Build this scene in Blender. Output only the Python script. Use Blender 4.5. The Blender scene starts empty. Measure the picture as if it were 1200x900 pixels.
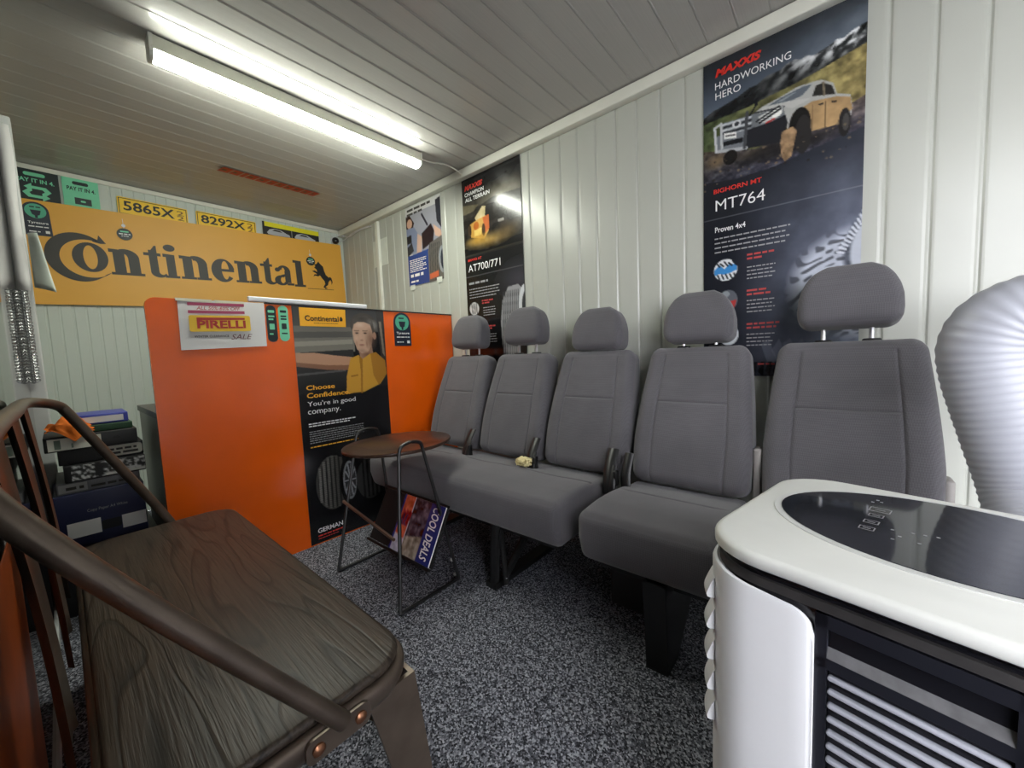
import bpy, bmesh, math, random
import numpy as np
from mathutils import Vector, Matrix
random.seed(7); np.random.seed(7)
SC = bpy.context.scene
COL = SC.collection
PI = math.pi

# ------------------------------------------------------------------ camera
cam_d = bpy.data.cameras.new('camera'); cam = bpy.data.objects.new('camera', cam_d); COL.objects.link(cam)
cam_d.sensor_fit = 'HORIZONTAL'; cam_d.sensor_width = 36.0; cam_d.lens = 36.0*454.0/1200.0
cam_d.clip_start = 0.01; cam_d.clip_end = 200
_p, _r, _y = math.radians(4.5), math.radians(-2.35), math.radians(49.4)
F0 = Vector((math.sin(_y), math.cos(_y), 0)); R0 = Vector((math.cos(_y), -math.sin(_y), 0)); Z0 = Vector((0, 0, 1))
Fw = F0*math.cos(_p) - Z0*math.sin(_p); U0 = F0*math.sin(_p) + Z0*math.cos(_p)
Rt = R0*math.cos(_r) + U0*math.sin(_r); Up = U0*math.cos(_r) - R0*math.sin(_r)
M = Matrix((Rt, Up, -Fw)).transposed().to_4x4(); M.translation = Vector((0, 0, 1.0))
cam.matrix_world = M
SC.camera = cam
# ------------------------------------------------------------------ daylight (overcast sky seen through the open doorway) and exposure
world = bpy.data.worlds.new('overcast_sky'); SC.world = world; world.use_nodes = True
wn = world.node_tree.nodes; wn['Background'].inputs[0].default_value = (0.94, 0.945, 1.0, 1); wn['Background'].inputs[1].default_value = 9.8
SC.view_settings.view_transform = 'Standard'; SC.view_settings.look = 'None'
SC.view_settings.exposure = 0.0; SC.view_settings.gamma = 1.0; SC.view_settings.use_curve_mapping = False
LAMP_STRENGTH = 78.0

# ------------------------------------------------------------------ room dimensions (metres)
XR, YB, ZC = 1.89, 3.70, 2.235      # right wall, back wall, ceiling
XL, YF = -0.085, -3.40              # glass line on the left, wall behind the camera

# ------------------------------------------------------------------ colour / material helpers
def lin(c):
    c = np.asarray(c, float)/255.0
    return np.where(c <= 0.04045, c/12.92, ((c+0.055)/1.055)**2.4)
def rgba(c):
    l = lin(c); return (float(l[0]), float(l[1]), float(l[2]), 1.0)
MATS = {}
def mat(name, c, rough=0.5, metal=0.0, vary=0.06, vscale=12.0, bump=0.0, bscale=200.0, coat=0.0, spec=0.5, emit=None, estr=0.0, stretch=(1,1,1)):
    if name in MATS: return MATS[name]
    m = bpy.data.materials.new(name); m.use_nodes = True; MATS[name] = m
    nt = m.node_tree; N = nt.nodes; L = nt.links; b = N['Principled BSDF']
    b.inputs['Roughness'].default_value = rough; b.inputs['Metallic'].default_value = metal
    b.inputs['Specular IOR Level'].default_value = spec
    if coat: b.inputs['Coat Weight'].default_value = coat; b.inputs['Coat Roughness'].default_value = 0.08
    tc = N.new('ShaderNodeTexCoord'); mp = N.new('ShaderNodeMapping'); mp.inputs['Scale'].default_value = stretch
    L.new(tc.outputs['Object'], mp.inputs['Vector'])
    nz = N.new('ShaderNodeTexNoise'); nz.inputs['Scale'].default_value = vscale; nz.inputs['Detail'].default_value = 4
    L.new(mp.outputs[0], nz.inputs['Vector'])
    rp = N.new('ShaderNodeValToRGB'); base = np.array(rgba(c)[:3])
    rp.color_ramp.elements[0].position = 0.3; rp.color_ramp.elements[1].position = 0.7
    rp.color_ramp.elements[0].color = (*[float(v) for v in base*(1-vary)], 1); rp.color_ramp.elements[1].color = (*[float(min(1, v)) for v in base*(1+vary)], 1)
    L.new(nz.outputs[0], rp.inputs[0]); L.new(rp.outputs[0], b.inputs['Base Color'])
    if bump:
        n2 = N.new('ShaderNodeTexNoise'); n2.inputs['Scale'].default_value = bscale; n2.inputs['Detail'].default_value = 3
        L.new(mp.outputs[0], n2.inputs['Vector'])
        bp = N.new('ShaderNodeBump'); bp.inputs['Strength'].default_value = bump; bp.inputs['Distance'].default_value = 0.004
        L.new(n2.outputs[0], bp.inputs['Height']); L.new(bp.outputs[0], b.inputs['Normal'])
    if emit is not None:
        b.inputs['Emission Color'].default_value = rgba(emit); b.inputs['Emission Strength'].default_value = estr
    return m
def print_mat(name='print', rough=0.3, coat=0.0):
    if name in MATS: return MATS[name]
    m = bpy.data.materials.new(name); m.use_nodes = True; MATS[name] = m
    N = m.node_tree.nodes; b = N['Principled BSDF']; b.inputs['Roughness'].default_value = rough
    if coat: b.inputs['Coat Weight'].default_value = coat
    a = N.new('ShaderNodeVertexColor'); a.layer_name = 'Ink'
    m.node_tree.links.new(a.outputs[0], b.inputs['Base Color'])
    return m

def carpet_mat():
    m = bpy.data.materials.new('carpet'); m.use_nodes = True; nt = m.node_tree; N = nt.nodes; L = nt.links; b = N['Principled BSDF']
    b.inputs['Roughness'].default_value = 0.95; b.inputs['Specular IOR Level'].default_value = 0.15
    tc = N.new('ShaderNodeTexCoord')
    v = N.new('ShaderNodeTexVoronoi'); v.inputs['Scale'].default_value = 230; L.new(tc.outputs['Object'], v.inputs['Vector'])
    n = N.new('ShaderNodeTexNoise'); n.inputs['Scale'].default_value = 120; n.inputs['Detail'].default_value = 5; n.inputs['Roughness'].default_value = 0.75; L.new(tc.outputs['Object'], n.inputs['Vector'])
    mx = N.new('ShaderNodeMix'); mx.data_type = 'RGBA'; mx.inputs[0].default_value = 0.5
    L.new(v.outputs['Color'], mx.inputs[6]); L.new(n.outputs[0], mx.inputs[7])
    bw = N.new('ShaderNodeRGBToBW'); L.new(mx.outputs[2], bw.inputs[0])
    rp = N.new('ShaderNodeValToRGB'); e = rp.color_ramp.elements
    e[0].position = 0.36; e[0].color = rgba((36, 37, 42)); e[1].position = 0.74; e[1].color = rgba((188, 190, 200))
    k = e.new(0.52); k.color = rgba((96, 98, 107))
    L.new(bw.outputs[0], rp.inputs[0]); L.new(rp.outputs[0], b.inputs['Base Color'])
    bp = N.new('ShaderNodeBump'); bp.inputs['Strength'].default_value = 0.9; bp.inputs['Distance'].default_value = 0.006
    L.new(bw.outputs[0], bp.inputs['Height']); L.new(bp.outputs[0], b.inputs['Normal'])
    return m
def wood_mat(name, c0, c1, rough, sx=5.0, sy=1.1, rings=9.0, bump=0.35):
    m = bpy.data.materials.new(name); m.use_nodes = True; nt = m.node_tree; N = nt.nodes; L = nt.links; b = N['Principled BSDF']
    tc = N.new('ShaderNodeTexCoord'); mp = N.new('ShaderNodeMapping'); mp.inputs['Scale'].default_value = (sx, sy, sx); L.new(tc.outputs['Object'], mp.inputs['Vector'])
    n = N.new('ShaderNodeTexNoise'); n.inputs['Scale'].default_value = 1.3; n.inputs['Detail'].default_value = 1.5; n.inputs['Distortion'].default_value = 0.35; L.new(mp.outputs[0], n.inputs['Vector'])
    ml = N.new('ShaderNodeMath'); ml.operation = 'MULTIPLY'; ml.inputs[1].default_value = rings; L.new(n.outputs[0], ml.inputs[0])
    fr = N.new('ShaderNodeMath'); fr.operation = 'FRACT'; L.new(ml.outputs[0], fr.inputs[0])
    m2 = N.new('ShaderNodeMapping'); m2.inputs['Scale'].default_value = (190, 7, 190); L.new(tc.outputs['Object'], m2.inputs['Vector'])
    n2 = N.new('ShaderNodeTexNoise'); n2.inputs['Scale'].default_value = 1.0; n2.inputs['Detail'].default_value = 3; L.new(m2.outputs[0], n2.inputs['Vector'])
    rp = N.new('ShaderNodeValToRGB'); e = rp.color_ramp.elements
    e[0].position = 0.0; e[0].color = (0.28, 0.28, 0.28, 1); e[1].position = 0.16; e[1].color = (0.8, 0.8, 0.8, 1); k = e.new(0.9); k.color = (1, 1, 1, 1); k = e.new(1.0); k.color = (0.28, 0.28, 0.28, 1)
    L.new(fr.outputs[0], rp.inputs[0])
    mm = N.new('ShaderNodeMath'); mm.operation = 'MULTIPLY'; L.new(rp.outputs[0], mm.inputs[0])
    rp2 = N.new('ShaderNodeValToRGB'); rp2.color_ramp.elements[0].position = 0.35; rp2.color_ramp.elements[0].color = (0.55, 0.55, 0.55, 1); rp2.color_ramp.elements[1].position = 0.6
    L.new(n2.outputs[0], rp2.inputs[0]); L.new(rp2.outputs[0], mm.inputs[1])
    mx = N.new('ShaderNodeMix'); mx.data_type = 'RGBA'; mx.inputs[6].default_value = rgba(c0); mx.inputs[7].default_value = rgba(c1)
    L.new(mm.outputs[0], mx.inputs[0]); L.new(mx.outputs[2], b.inputs['Base Color'])
    b.inputs['Roughness'].default_value = rough; b.inputs['Specular IOR Level'].default_value = 0.35
    bp = N.new('ShaderNodeBump'); bp.inputs['Strength'].default_value = bump; bp.inputs['Distance'].default_value = 0.003
    L.new(mm.outputs[0], bp.inputs['Height']); L.new(bp.outputs[0], b.inputs['Normal'])
    return m
def fabric_mat():
    m = bpy.data.materials.new('seat_fabric'); m.use_nodes = True; nt = m.node_tree; N = nt.nodes; L = nt.links; b = N['Principled BSDF']
    b.inputs['Roughness'].default_value = 0.9; b.inputs['Specular IOR Level'].default_value = 0.2
    b.inputs['Sheen Weight'].default_value = 0.25; b.inputs['Sheen Roughness'].default_value = 0.5
    tc = N.new('ShaderNodeTexCoord')
    mp = N.new('ShaderNodeMapping'); mp.inputs['Rotation'].default_value = (PI/4, 0, 0); L.new(tc.outputs['Object'], mp.inputs['Vector'])
    ck = N.new('ShaderNodeTexChecker'); ck.inputs['Scale'].default_value = 250
    ck.inputs[1].default_value = rgba((100, 98, 102)); ck.inputs[2].default_value = rgba((90, 88, 92)); L.new(mp.outputs[0], ck.inputs['Vector'])
    n = N.new('ShaderNodeTexNoise'); n.inputs['Scale'].default_value = 9; n.inputs['Detail'].default_value = 6; L.new(tc.outputs['Object'], n.inputs['Vector'])
    mx = N.new('ShaderNodeMix'); mx.data_type = 'RGBA'; mx.blend_type = 'MULTIPLY'; mx.inputs[0].default_value = 0.5
    rp = N.new('ShaderNodeValToRGB'); rp.color_ramp.elements[0].color = (0.72, 0.72, 0.72, 1); rp.color_ramp.elements[0].position = 0.3; rp.color_ramp.elements[1].position = 0.7
    L.new(n.outputs[0], rp.inputs[0]); L.new(ck.outputs[0], mx.inputs[6]); L.new(rp.outputs[0], mx.inputs[7]); L.new(mx.outputs[2], b.inputs['Base Color'])
    n2 = N.new('ShaderNodeTexNoise'); n2.inputs['Scale'].default_value = 700; L.new(tc.outputs['Object'], n2.inputs['Vector'])
    bp = N.new('ShaderNodeBump'); bp.inputs['Strength'].default_value = 0.35; bp.inputs['Distance'].default_value = 0.002; L.new(n2.outputs[0], bp.inputs['Height']); L.new(bp.outputs[0], b.inputs['Normal'])
    return m

# ------------------------------------------------------------------ geometry helpers
class MB:
    def __init__(s): s.v = []; s.f = []
    def add(s, v, f):
        o = len(s.v); s.v += [tuple(p) for p in v]; s.f += [tuple(i+o for i in q) for q in f]; return s
    def box(s, a, b):
        x0, y0, z0 = a; x1, y1, z1 = b
        return s.add([(x0,y0,z0),(x1,y0,z0),(x1,y1,z0),(x0,y1,z0),(x0,y0,z1),(x1,y0,z1),(x1,y1,z1),(x0,y1,z1)],
                     [(0,3,2,1),(4,5,6,7),(0,1,5,4),(1,2,6,5),(2,3,7,6),(3,0,4,7)])
    def tube(s, pts, r, seg=10, cap=True, flat=1.0):
        P = [Vector(p) for p in pts]; n = len(P); rr = r if isinstance(r, (list, tuple)) else [r]*n
        T = [(P[min(i+1, n-1)]-P[max(i-1, 0)]).normalized() for i in range(n)]
        ref = Vector((0, 0, 1)) if abs(T[0].z) < 0.9 else Vector((1, 0, 0))
        N = T[0].cross(ref).normalized(); vs = []
        for i in range(n):
            N = (N - T[i]*N.dot(T[i])).normalized(); B = T[i].cross(N)
            for k in range(seg):
                a = 2*PI*k/seg; vs.append(P[i] + N*(math.cos(a)*rr[i]) + B*(math.sin(a)*rr[i]*flat))
        fs = [(i*seg+k, i*seg+(k+1) % seg, (i+1)*seg+(k+1) % seg, (i+1)*seg+k) for i in range(n-1) for k in range(seg)]
        if cap: fs += [tuple(range(seg-1, -1, -1)), tuple((n-1)*seg+k for k in range(seg))]
        return s.add(vs, fs)
    def prism(s, poly, O, ux, uy, n, d):      # polygon in the plane (O, ux, uy), thickness d along n
        O, ux, uy, n = Vector(O), Vector(ux), Vector(uy), Vector(n); m = len(poly)
        a = [O+ux*x+uy*y for x, y in poly]; b = [p+n*d for p in a]
        return s.add(a+b, [tuple(range(m-1, -1, -1)), tuple(range(m, 2*m))]+[(i, (i+1) % m, m+(i+1) % m, m+i) for i in range(m)])
    def flat(s, poly, O, ux, uy):
        O, ux, uy = Vector(O), Vector(ux), Vector(uy)
        return s.add([O+ux*x+uy*y for x, y in poly], [tuple(range(len(poly)))])
    def rbox(s, c, h, r, n=(4,4,4), seg=4, deform=None):
        ax = []
        for k in range(3):
            ri = min(r, h[k]*0.98); e = [ri*math.tan(PI/4*j/seg) for j in range(seg+1)]; i = h[k]-ri
            pos = [-i-x for x in reversed(e)] + [-i+2*i*j/n[k] for j in range(1, n[k])] + [i+x for x in e]
            ax.append((pos, i, ri))
        idx = {}; vs = []; fs = []
        def vid(q):
            key = tuple(round(x, 6) for x in q)
            if key in idx: return idx[key]
            inner = [max(-ax[k][1], min(ax[k][1], q[k])) for k in range(3)]
            d = Vector([(q[k]-inner[k])/ax[k][2] for k in range(3)])
            if d.length > 1e-9: d.normalize()
            p = [inner[k]+d[k]*ax[k][2] for k in range(3)]
            if deform: p = deform(*p)
            idx[key] = len(vs); vs.append((p[0]+c[0], p[1]+c[1], p[2]+c[2])); return idx[key]
        for k in range(3):
            a, b = (k+1) % 3, (k+2) % 3
            for sg in (-1, 1):
                A, B = ax[a][0], ax[b][0]
                for i in range(len(A)-1):
                    for j in range(len(B)-1):
                        q = []
                        for (ii, jj) in ((i,j),(i+1,j),(i+1,j+1),(i,j+1)):
                            p = [0,0,0]; p[k] = sg*h[k]; p[a] = A[ii]; p[b] = B[jj]; q.append(vid(p))
                        if sg < 0: q.reverse()
                        if len(set(q)) == 4: fs.append(tuple(q))
        return s.add(vs, fs)
    def lathe(s, prof, c, axis=2, seg=24):
        vs = []; n = len(prof)
        for r, z in prof:
            for k in range(seg):
                a = 2*PI*k/seg; q = [r*math.cos(a), r*math.sin(a), z]
                if axis == 0: q = [q[2], q[0], q[1]]
                if axis == 1: q = [q[0], -q[2], q[1]]
                vs.append((q[0]+c[0], q[1]+c[1], q[2]+c[2]))
        fs = [(i*seg+k, i*seg+(k+1) % seg, (i+1)*seg+(k+1) % seg, (i+1)*seg+k) for i in range(n-1) for k in range(seg)]
        fs += [tuple(range(seg-1, -1, -1)), tuple((n-1)*seg+k for k in range(seg))]
        return s.add(vs, fs)
def rrect(x0, y0, x1, y1, r, seg=6, corners=(1,1,1,1)):
    out = []
    for (cx, cy, a0, on) in ((x1-r, y0+r, -90, corners[1]), (x1-r, y1-r, 0, corners[2]), (x0+r, y1-r, 90, corners[3]), (x0+r, y0+r, 180, corners[0])):
        if on: out += [(cx+r*math.cos(math.radians(a0+90*k/seg)), cy+r*math.sin(math.radians(a0+90*k/seg))) for k in range(seg+1)]
        else: out.append({-90:(x1,y0), 0:(x1,y1), 90:(x0,y1), 180:(x0,y0)}[a0])
    return out
def ell(cx, cy, rx, ry, n=28, a0=0, a1=360):
    m = n if a1-a0 >= 360 else n+1
    return [(cx+rx*math.cos(math.radians(a0+(a1-a0)*k/n)), cy+ry*math.sin(math.radians(a0+(a1-a0)*k/n))) for k in range(m)]
def smooth_path(pts, n=8):
    P = [Vector(p) for p in pts]; out = []
    for i in range(len(P)-1):
        a, b, c, d = P[max(i-1,0)], P[i], P[i+1], P[min(i+2,len(P)-1)]
        for k in range(n):
            t = k/n; out.append(0.5*((2*b)+(c-a)*t+(2*a-5*b+4*c-d)*t*t+(3*b-a-3*c+d)*t**3))
    return out+[P[-1]]
LOCAL = set()
def root_of(o):
    while o.parent: o = o.parent
    return o
def obj(name, mb, m, parent=None, smooth=False, local=False):
    me = bpy.data.meshes.new(name); o = bpy.data.objects.new(name, me); COL.objects.link(o)
    V = np.array(mb.v, float).reshape(-1, 3)
    if parent is not None:
        o.parent = parent; rt = root_of(parent)
        if not local and rt.name not in LOCAL: V = V-np.array(rt.location)
    else:
        base = np.array([(V[:,0].min()+V[:,0].max())/2, (V[:,1].min()+V[:,1].max())/2, V[:,2].min()]); V = V-base; o.location = base
    me.from_pydata(V.tolist(), [], mb.f); me.validate(); me.update()
    if m is not None: me.materials.append(m)
    if smooth:
        me.polygons.foreach_set('use_smooth', [True]*len(me.polygons))
        me.set_sharp_from_angle(angle=math.radians(smooth if smooth is not True else 40))
    return o
def tag(o, label, cat, group=None):
    o['label'] = label; o['category'] = cat
    if group: o['group'] = group
    return o
def thing(name, label, cat, loc, group=None, rz=None):
    o = bpy.data.objects.new(name, None); COL.objects.link(o); o.location = loc; o.empty_display_size = 0.05
    if rz is not None: o.rotation_euler = (0, 0, rz); LOCAL.add(o.name)
    return tag(o, label, cat, group)
def struct(name, mb, m, label=None, cat=None, smooth=False):
    o = obj(name, mb, m, None, smooth); o['kind'] = 'structure'
    if label: tag(o, label, cat)
    return o
def copy_part(src, parent, offset, name=None):
    o = src.copy(); COL.objects.link(o); o.parent = parent; o.location = Vector(src.location)+Vector(offset); return o

# ---- text: Blender's built-in font turned into flat mesh, fitted to a box
_tc = {}
def text_geo(s, bold=0.0, shear=0.0):
    key = (s, bold, shear)
    if key in _tc: return _tc[key]
    cu = bpy.data.curves.new('t', 'FONT'); cu.body = s; cu.offset = bold; cu.shear = shear; cu.resolution_u = 3; cu.fill_mode = 'FRONT'
    o = bpy.data.objects.new('t', cu); COL.objects.link(o)
    dg = bpy.context.evaluated_depsgraph_get(); me = bpy.data.meshes.new_from_object(o.evaluated_get(dg))
    v = np.array([tuple(q.co)[:2] for q in me.vertices]); f = [tuple(p.vertices) for p in me.polygons]
    bpy.data.objects.remove(o); bpy.data.curves.remove(cu); bpy.data.meshes.remove(me)
    mn, mx = v.min(0), v.max(0); v = (v-mn)/(mx-mn)
    _tc[key] = (v, f); return _tc[key]
class Plane:                                  # a flat sheet in space: (x, y) on it -> point, e = height above it
    def __init__(s, O, ux, uy): s.O, s.ux, s.uy = Vector(O), Vector(ux).normalized(), Vector(uy).normalized(); s.n = s.ux.cross(s.uy)
    def at(s, x, y, e=0.0): return s.O+s.ux*x+s.uy*y+s.n*e
    def text(s, mb, t, x0, y0, x1, y1, e=0.0012, bold=0.0, shear=0.0):
        v, f = text_geo(t, bold, shear); mb.add([s.at(x0+(x1-x0)*a, y0+(y1-y0)*b, e) for a, b in v], f)
    def poly(s, mb, p, e=0.0009): mb.add([s.at(x, y, e) for x, y in p], [tuple(range(len(p)))])
    def slab(s, mb, p, e0, e1): mb.prism(p, s.at(0, 0, e0), s.ux, s.uy, s.n, e1-e0)
    def dashes(s, mb, x0, y0, x1, h, e=0.001):        # a line of print too small to read
        x = x0
        while x < x1-h:
            w = min(h*random.uniform(1.6, 5.0), x1-x); s.poly(mb, [(x,y0),(x+w,y0),(x+w,y0+h),(x,y0+h)], e); x += w+h*0.7

def lines(parent, m, pl, items, name='lettering', BB=lambda u, v: (u, v), e=0.0036):
    for (t, u0, vb, u1, vt, *k) in items:
        mb = MB(); a = BB(u0, vb); b = BB(u1, vt); pl.text(mb, t, a[0], a[1], b[0], b[1], e=e, **(k[0] if k else {})); obj(name, mb, m, parent)
def stuff(o): o['kind'] = 'stuff'; return o
# ---- printed pictures: a small raster painted with polygons, carried by a fine mesh as ink colours
def vnoise(u, v, s, seed=0):
    rs = np.random.RandomState(seed); g = rs.rand(66, 66); x = (u*s) % 64; y = (v*s) % 64
    i = x.astype(int); j = y.astype(int); fx = x-i; fy = y-j; fx = fx*fx*(3-2*fx); fy = fy*fy*(3-2*fy)
    return (g[j,i]*(1-fx)+g[j,i+1]*fx)*(1-fy)+(g[j+1,i]*(1-fx)+g[j+1,i+1]*fx)*fy
def fbm(u, v, s, seed=0, o=4):
    t = 0; a = 0.5
    for k in range(o): t = t+a*vnoise(u, v, s*2**k, seed+k); a *= 0.5
    return t/(1-0.5**o)
class Canvas:
    def __init__(s, w, h, bg=(0,0,0), ar=1.0):
        s.w, s.h = w, h; W, H = 2*w, 2*h; s.v, s.u = np.mgrid[0:H, 0:W]; s.u = (s.u+0.5)/W; s.v = (s.v+0.5)/H; s.ar = ar
        s.a = np.zeros((H, W, 3)); s.a[:] = np.array(bg, float)
    def _put(s, m, col, alpha):
        c = col(s.u, s.v) if callable(col) else np.array(col, float); c = np.broadcast_to(c, s.a.shape)
        m = (m*alpha)[..., None]; s.a[:] = s.a*(1-m)+c*m
    def poly(s, pts, col, alpha=1.0):
        m = np.zeros(s.u.shape, bool); n = len(pts)
        for i in range(n):
            (x0, y0), (x1, y1) = pts[i], pts[(i+1) % n]
            if y0 == y1: continue
            m ^= ((s.v >= min(y0, y1)) & (s.v < max(y0, y1)) & (s.u < (x1-x0)*(s.v-y0)/(y1-y0)+x0))
        s._put(m.astype(float), col, alpha)
    def ell(s, cx, cy, rx, ry, col, alpha=1.0, soft=0.0, rot=0.0):
        c, q = math.cos(rot), math.sin(rot); dx = s.u-cx; dy = (s.v-cy)*s.ar; rry = ry*s.ar
        d = np.sqrt(((dx*c+dy*q)/rx)**2+((-dx*q+dy*c)/rry)**2)
        m = (d < 1).astype(float) if soft == 0 else np.clip((1-d)/soft, 0, 1)
        s._put(m, col, alpha)
    def line(s, x0, y0, x1, y1, w, col, alpha=1.0):
        dx, dy = x1-x0, (y1-y0)*s.ar; L2 = dx*dx+dy*dy; t = np.clip(((s.u-x0)*dx+(s.v-y0)*s.ar*dy)/L2, 0, 1)
        d = np.hypot(s.u-x0-t*dx, (s.v-y0)*s.ar-t*dy); s._put((d < w).astype(float), col, alpha)
    def grad(s, v0, v1, c0, c1, u0=0, u1=1):
        m = ((s.v >= v0) & (s.v < v1) & (s.u >= u0) & (s.u <= u1)).astype(float); t = np.clip((s.v-v0)/(v1-v0), 0, 1)[..., None]
        s._put(m, lambda u, v: np.array(c0, float)*(1-t)+np.array(c1, float)*t, 1.0)
    def noise(s, m, s0, amp, seed=1):
        s.a[:] = s.a+((fbm(s.u, s.v*s.ar, s0, seed)-0.5)*2*amp*m)[..., None]
    def mesh(s, name, pl, x0, y0, x1, y1, m, parent, e=0.0006):
        A = np.clip(s.a, 0, 255).reshape(s.h, 2, s.w, 2, 3).mean((1, 3)); me_v = []
        for j in range(s.h):
            yy = y1+(y0-y1)*j/(s.h-1)
            for i in range(s.w): me_v.append(pl.at(x0+(x1-x0)*i/(s.w-1), yy, e))
        f = [(j*s.w+i, (j+1)*s.w+i, (j+1)*s.w+i+1, j*s.w+i+1) for j in range(s.h-1) for i in range(s.w-1)]
        mb = MB(); mb.v = me_v; mb.f = f; o = obj(name, mb, m, parent)
        ca = o.data.color_attributes.new('Ink', 'FLOAT_COLOR', 'POINT'); c = np.ones((s.w*s.h, 4)); c[:, :3] = lin(A.reshape(-1, 3))
        ca.data.foreach_set('color', c.ravel().astype(np.float32)); return o

# ------------------------------------------------------------------ materials
M_wall = mat('wall_sheet', (186, 188, 179), 0.28, vary=0.03, vscale=3, bump=0.05, bscale=9)
M_back = mat('back_wall_sheet', (206, 214, 206), 0.32, vary=0.03, vscale=3, bump=0.05, bscale=9)
M_trim = mat('white_trim', (226, 226, 214), 0.4, vary=0.03)
M_ceil = mat('ceiling_sheet', (182, 180, 175), 0.2, vary=0.04, vscale=4, bump=0.05, bscale=3.0, stretch=(0.6, 60, 1), spec=0.22)
M_carpet = carpet_mat()
M_fabric = fabric_mat()
M_black = mat('black_plastic', (22, 22, 24), 0.4, vary=0.1)
M_blackmetal = mat('black_steel', (20, 20, 21), 0.42, metal=0.0, vary=0.2, bump=0.05)
M_chrome = mat('chrome', (222, 222, 224), 0.4, metal=0.7)
M_white = mat('white_plastic', (224, 225, 228), 0.35, vary=0.02)
M_lid = mat('offwhite_plastic', (222, 223, 218), 0.45, vary=0.04, vscale=7)
M_paper = mat('paper', (228, 226, 224), 0.7, vary=0.03)
M_orange = mat('orange_laminate', (244, 100, 12), 0.2, vary=0.05, vscale=5, bump=0.02, bscale=25)
M_signorange = mat('sign_orange', (232, 172, 66), 0.45, vary=0.03, vscale=4)
M_ink = mat('dark_ink', (58, 56, 52), 0.5)
M_inkblack = mat('black_ink', (16, 16, 18), 0.5)
M_inkwhite = mat('white_ink', (235, 235, 235), 0.5)
M_inkgrey = mat('grey_ink', (150, 150, 152), 0.5)
M_inkred = mat('red_ink', (214, 46, 34), 0.5)
M_inkyel = mat('yellow_ink', (244, 176, 40), 0.5)
M_bronze = mat('bronze_painted_steel', (98, 86, 76), 0.33, metal=0.55, vary=0.18, vscale=18, bump=0.05, bscale=60)
M_benchwood = wood_mat('dark_oak', (6, 5, 4), (70, 60, 51), 0.44, sx=6.0, sy=0.9, rings=11.0, bump=0.35)
M_tablewood = wood_mat('walnut', (34, 23, 18), (74, 54, 44), 0.28, sx=3, sy=1.2, rings=7, bump=0.15)
M_greylam = mat('grey_laminate', (112, 108, 104), 0.35, vary=0.05)
M_darklam = mat('dark_edge', (58, 56, 55), 0.4)
M_print = print_mat('gloss_print', 0.18)
M_printmatt = print_mat('matt_print', 0.45)
M_glass = mat('tinted_glass', (12, 12, 12), 0.03, vary=0.0, spec=0.8)
M_alu = mat('frame_aluminium', (206, 208, 206), 0.4, vary=0.04)

# ================================================================== THE ROOM
struct('floor', MB().box((XL-0.06, YF, -0.05), (XR+0.02, YB, 0)), M_carpet)
struct('ground_outside', MB().box((-14, -12, -0.25), (XL-0.06, 12, -0.06)), mat('concrete', (150, 150, 148), 0.9, bump=0.3, bscale=20))
# right wall: backing plus ribbed sheets one by one
def rib_panels(parent, m, width, height, count, pos, rot, name='panel', mid=False):
    mb = MB(); w = width; prof = [(0, 0), (0.002, 0.0), (0.008, 0.0042), (0.016, 0.005), (w-0.013, 0.005), (w-0.007, 0.0044), (w-0.002, 0), (w, 0)]
    if mid: prof = [(0, 0), (0.003, 0), (0.007, 0.004), (w/2-0.006, 0.004), (w/2-0.002, 0.001), (w/2+0.002, 0.001), (w/2+0.006, 0.004), (w-0.007, 0.004), (w-0.003, 0), (w, 0)]
    n = len(prof); vs = [(a, b, 0) for a, b in prof]+[(a, b, height) for a, b in prof]
    mb.add(vs, [(i, i+1, n+i+1, n+i) for i in range(n-1)])
    me = None
    for k in range(count):
        if me is None:
            o = obj(name, mb, m, parent, local=True); me = o.data
        else:
            o = bpy.data.objects.new(name, me); COL.objects.link(o); o.parent = parent
        p, r = pos(k), rot
        o.location = Vector(p)-parent.location; o.rotation_euler = r
wr = struct('wall_right', MB().box((XR+0.006, YF, 0), (XR+0.06, YB+0.05, ZC+0.05)), M_wall)
PW = 0.1085
rib_panels(wr, M_wall, PW, ZC, 66, lambda k: (XR+0.005, 3.70-PW*(k+1), 0), (0, 0, PI/2))
wb = struct('wall_back', MB().box((XL-0.06, YB+0.006, 0), (XR+0.006, YB+0.06, ZC+0.05)), M_back)
rib_panels(wb, M_back, 0.112, ZC, 18, lambda k: (XR-0.112*k, YB+0.005, 0), (0, 0, PI), mid=True)
ce = struct('ceiling', MB().box((XL-0.06, YF, ZC+0.006), (XR+0.06, YB+0.06, ZC+0.06)), M_ceil)
def ceil_panels():
    mb = MB(); w = PW; prof = [(0, -0.002), (0.003, -0.002), (0.006, -0.0040), (w-0.004, -0.0040), (w-0.0015, -0.0050), (w, -0.0050)]
    n = len(prof); X0, X1 = XL-0.05, XR
    mb.add([(X0, a, b) for a, b in prof]+[(X1, a, b) for a, b in prof], [(i, n+i, n+i+1, i+1) for i in range(n-1)])
    me = None
    for k in range(65):
        if me is None: o = obj('panel', mb, M_ceil, ce, local=True); me = o.data
        else: o = bpy.data.objects.new('panel', me); COL.objects.link(o); o.parent = ce
        o.location = Vector((0, 3.70-PW*(k+1), ZC+0.006))-ce.location
ceil_panels()
struct('wall_front', MB().box((XL-0.06, YF-0.06, 0), (XR+0.06, YF, ZC+0.05)), M_wall)
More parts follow.
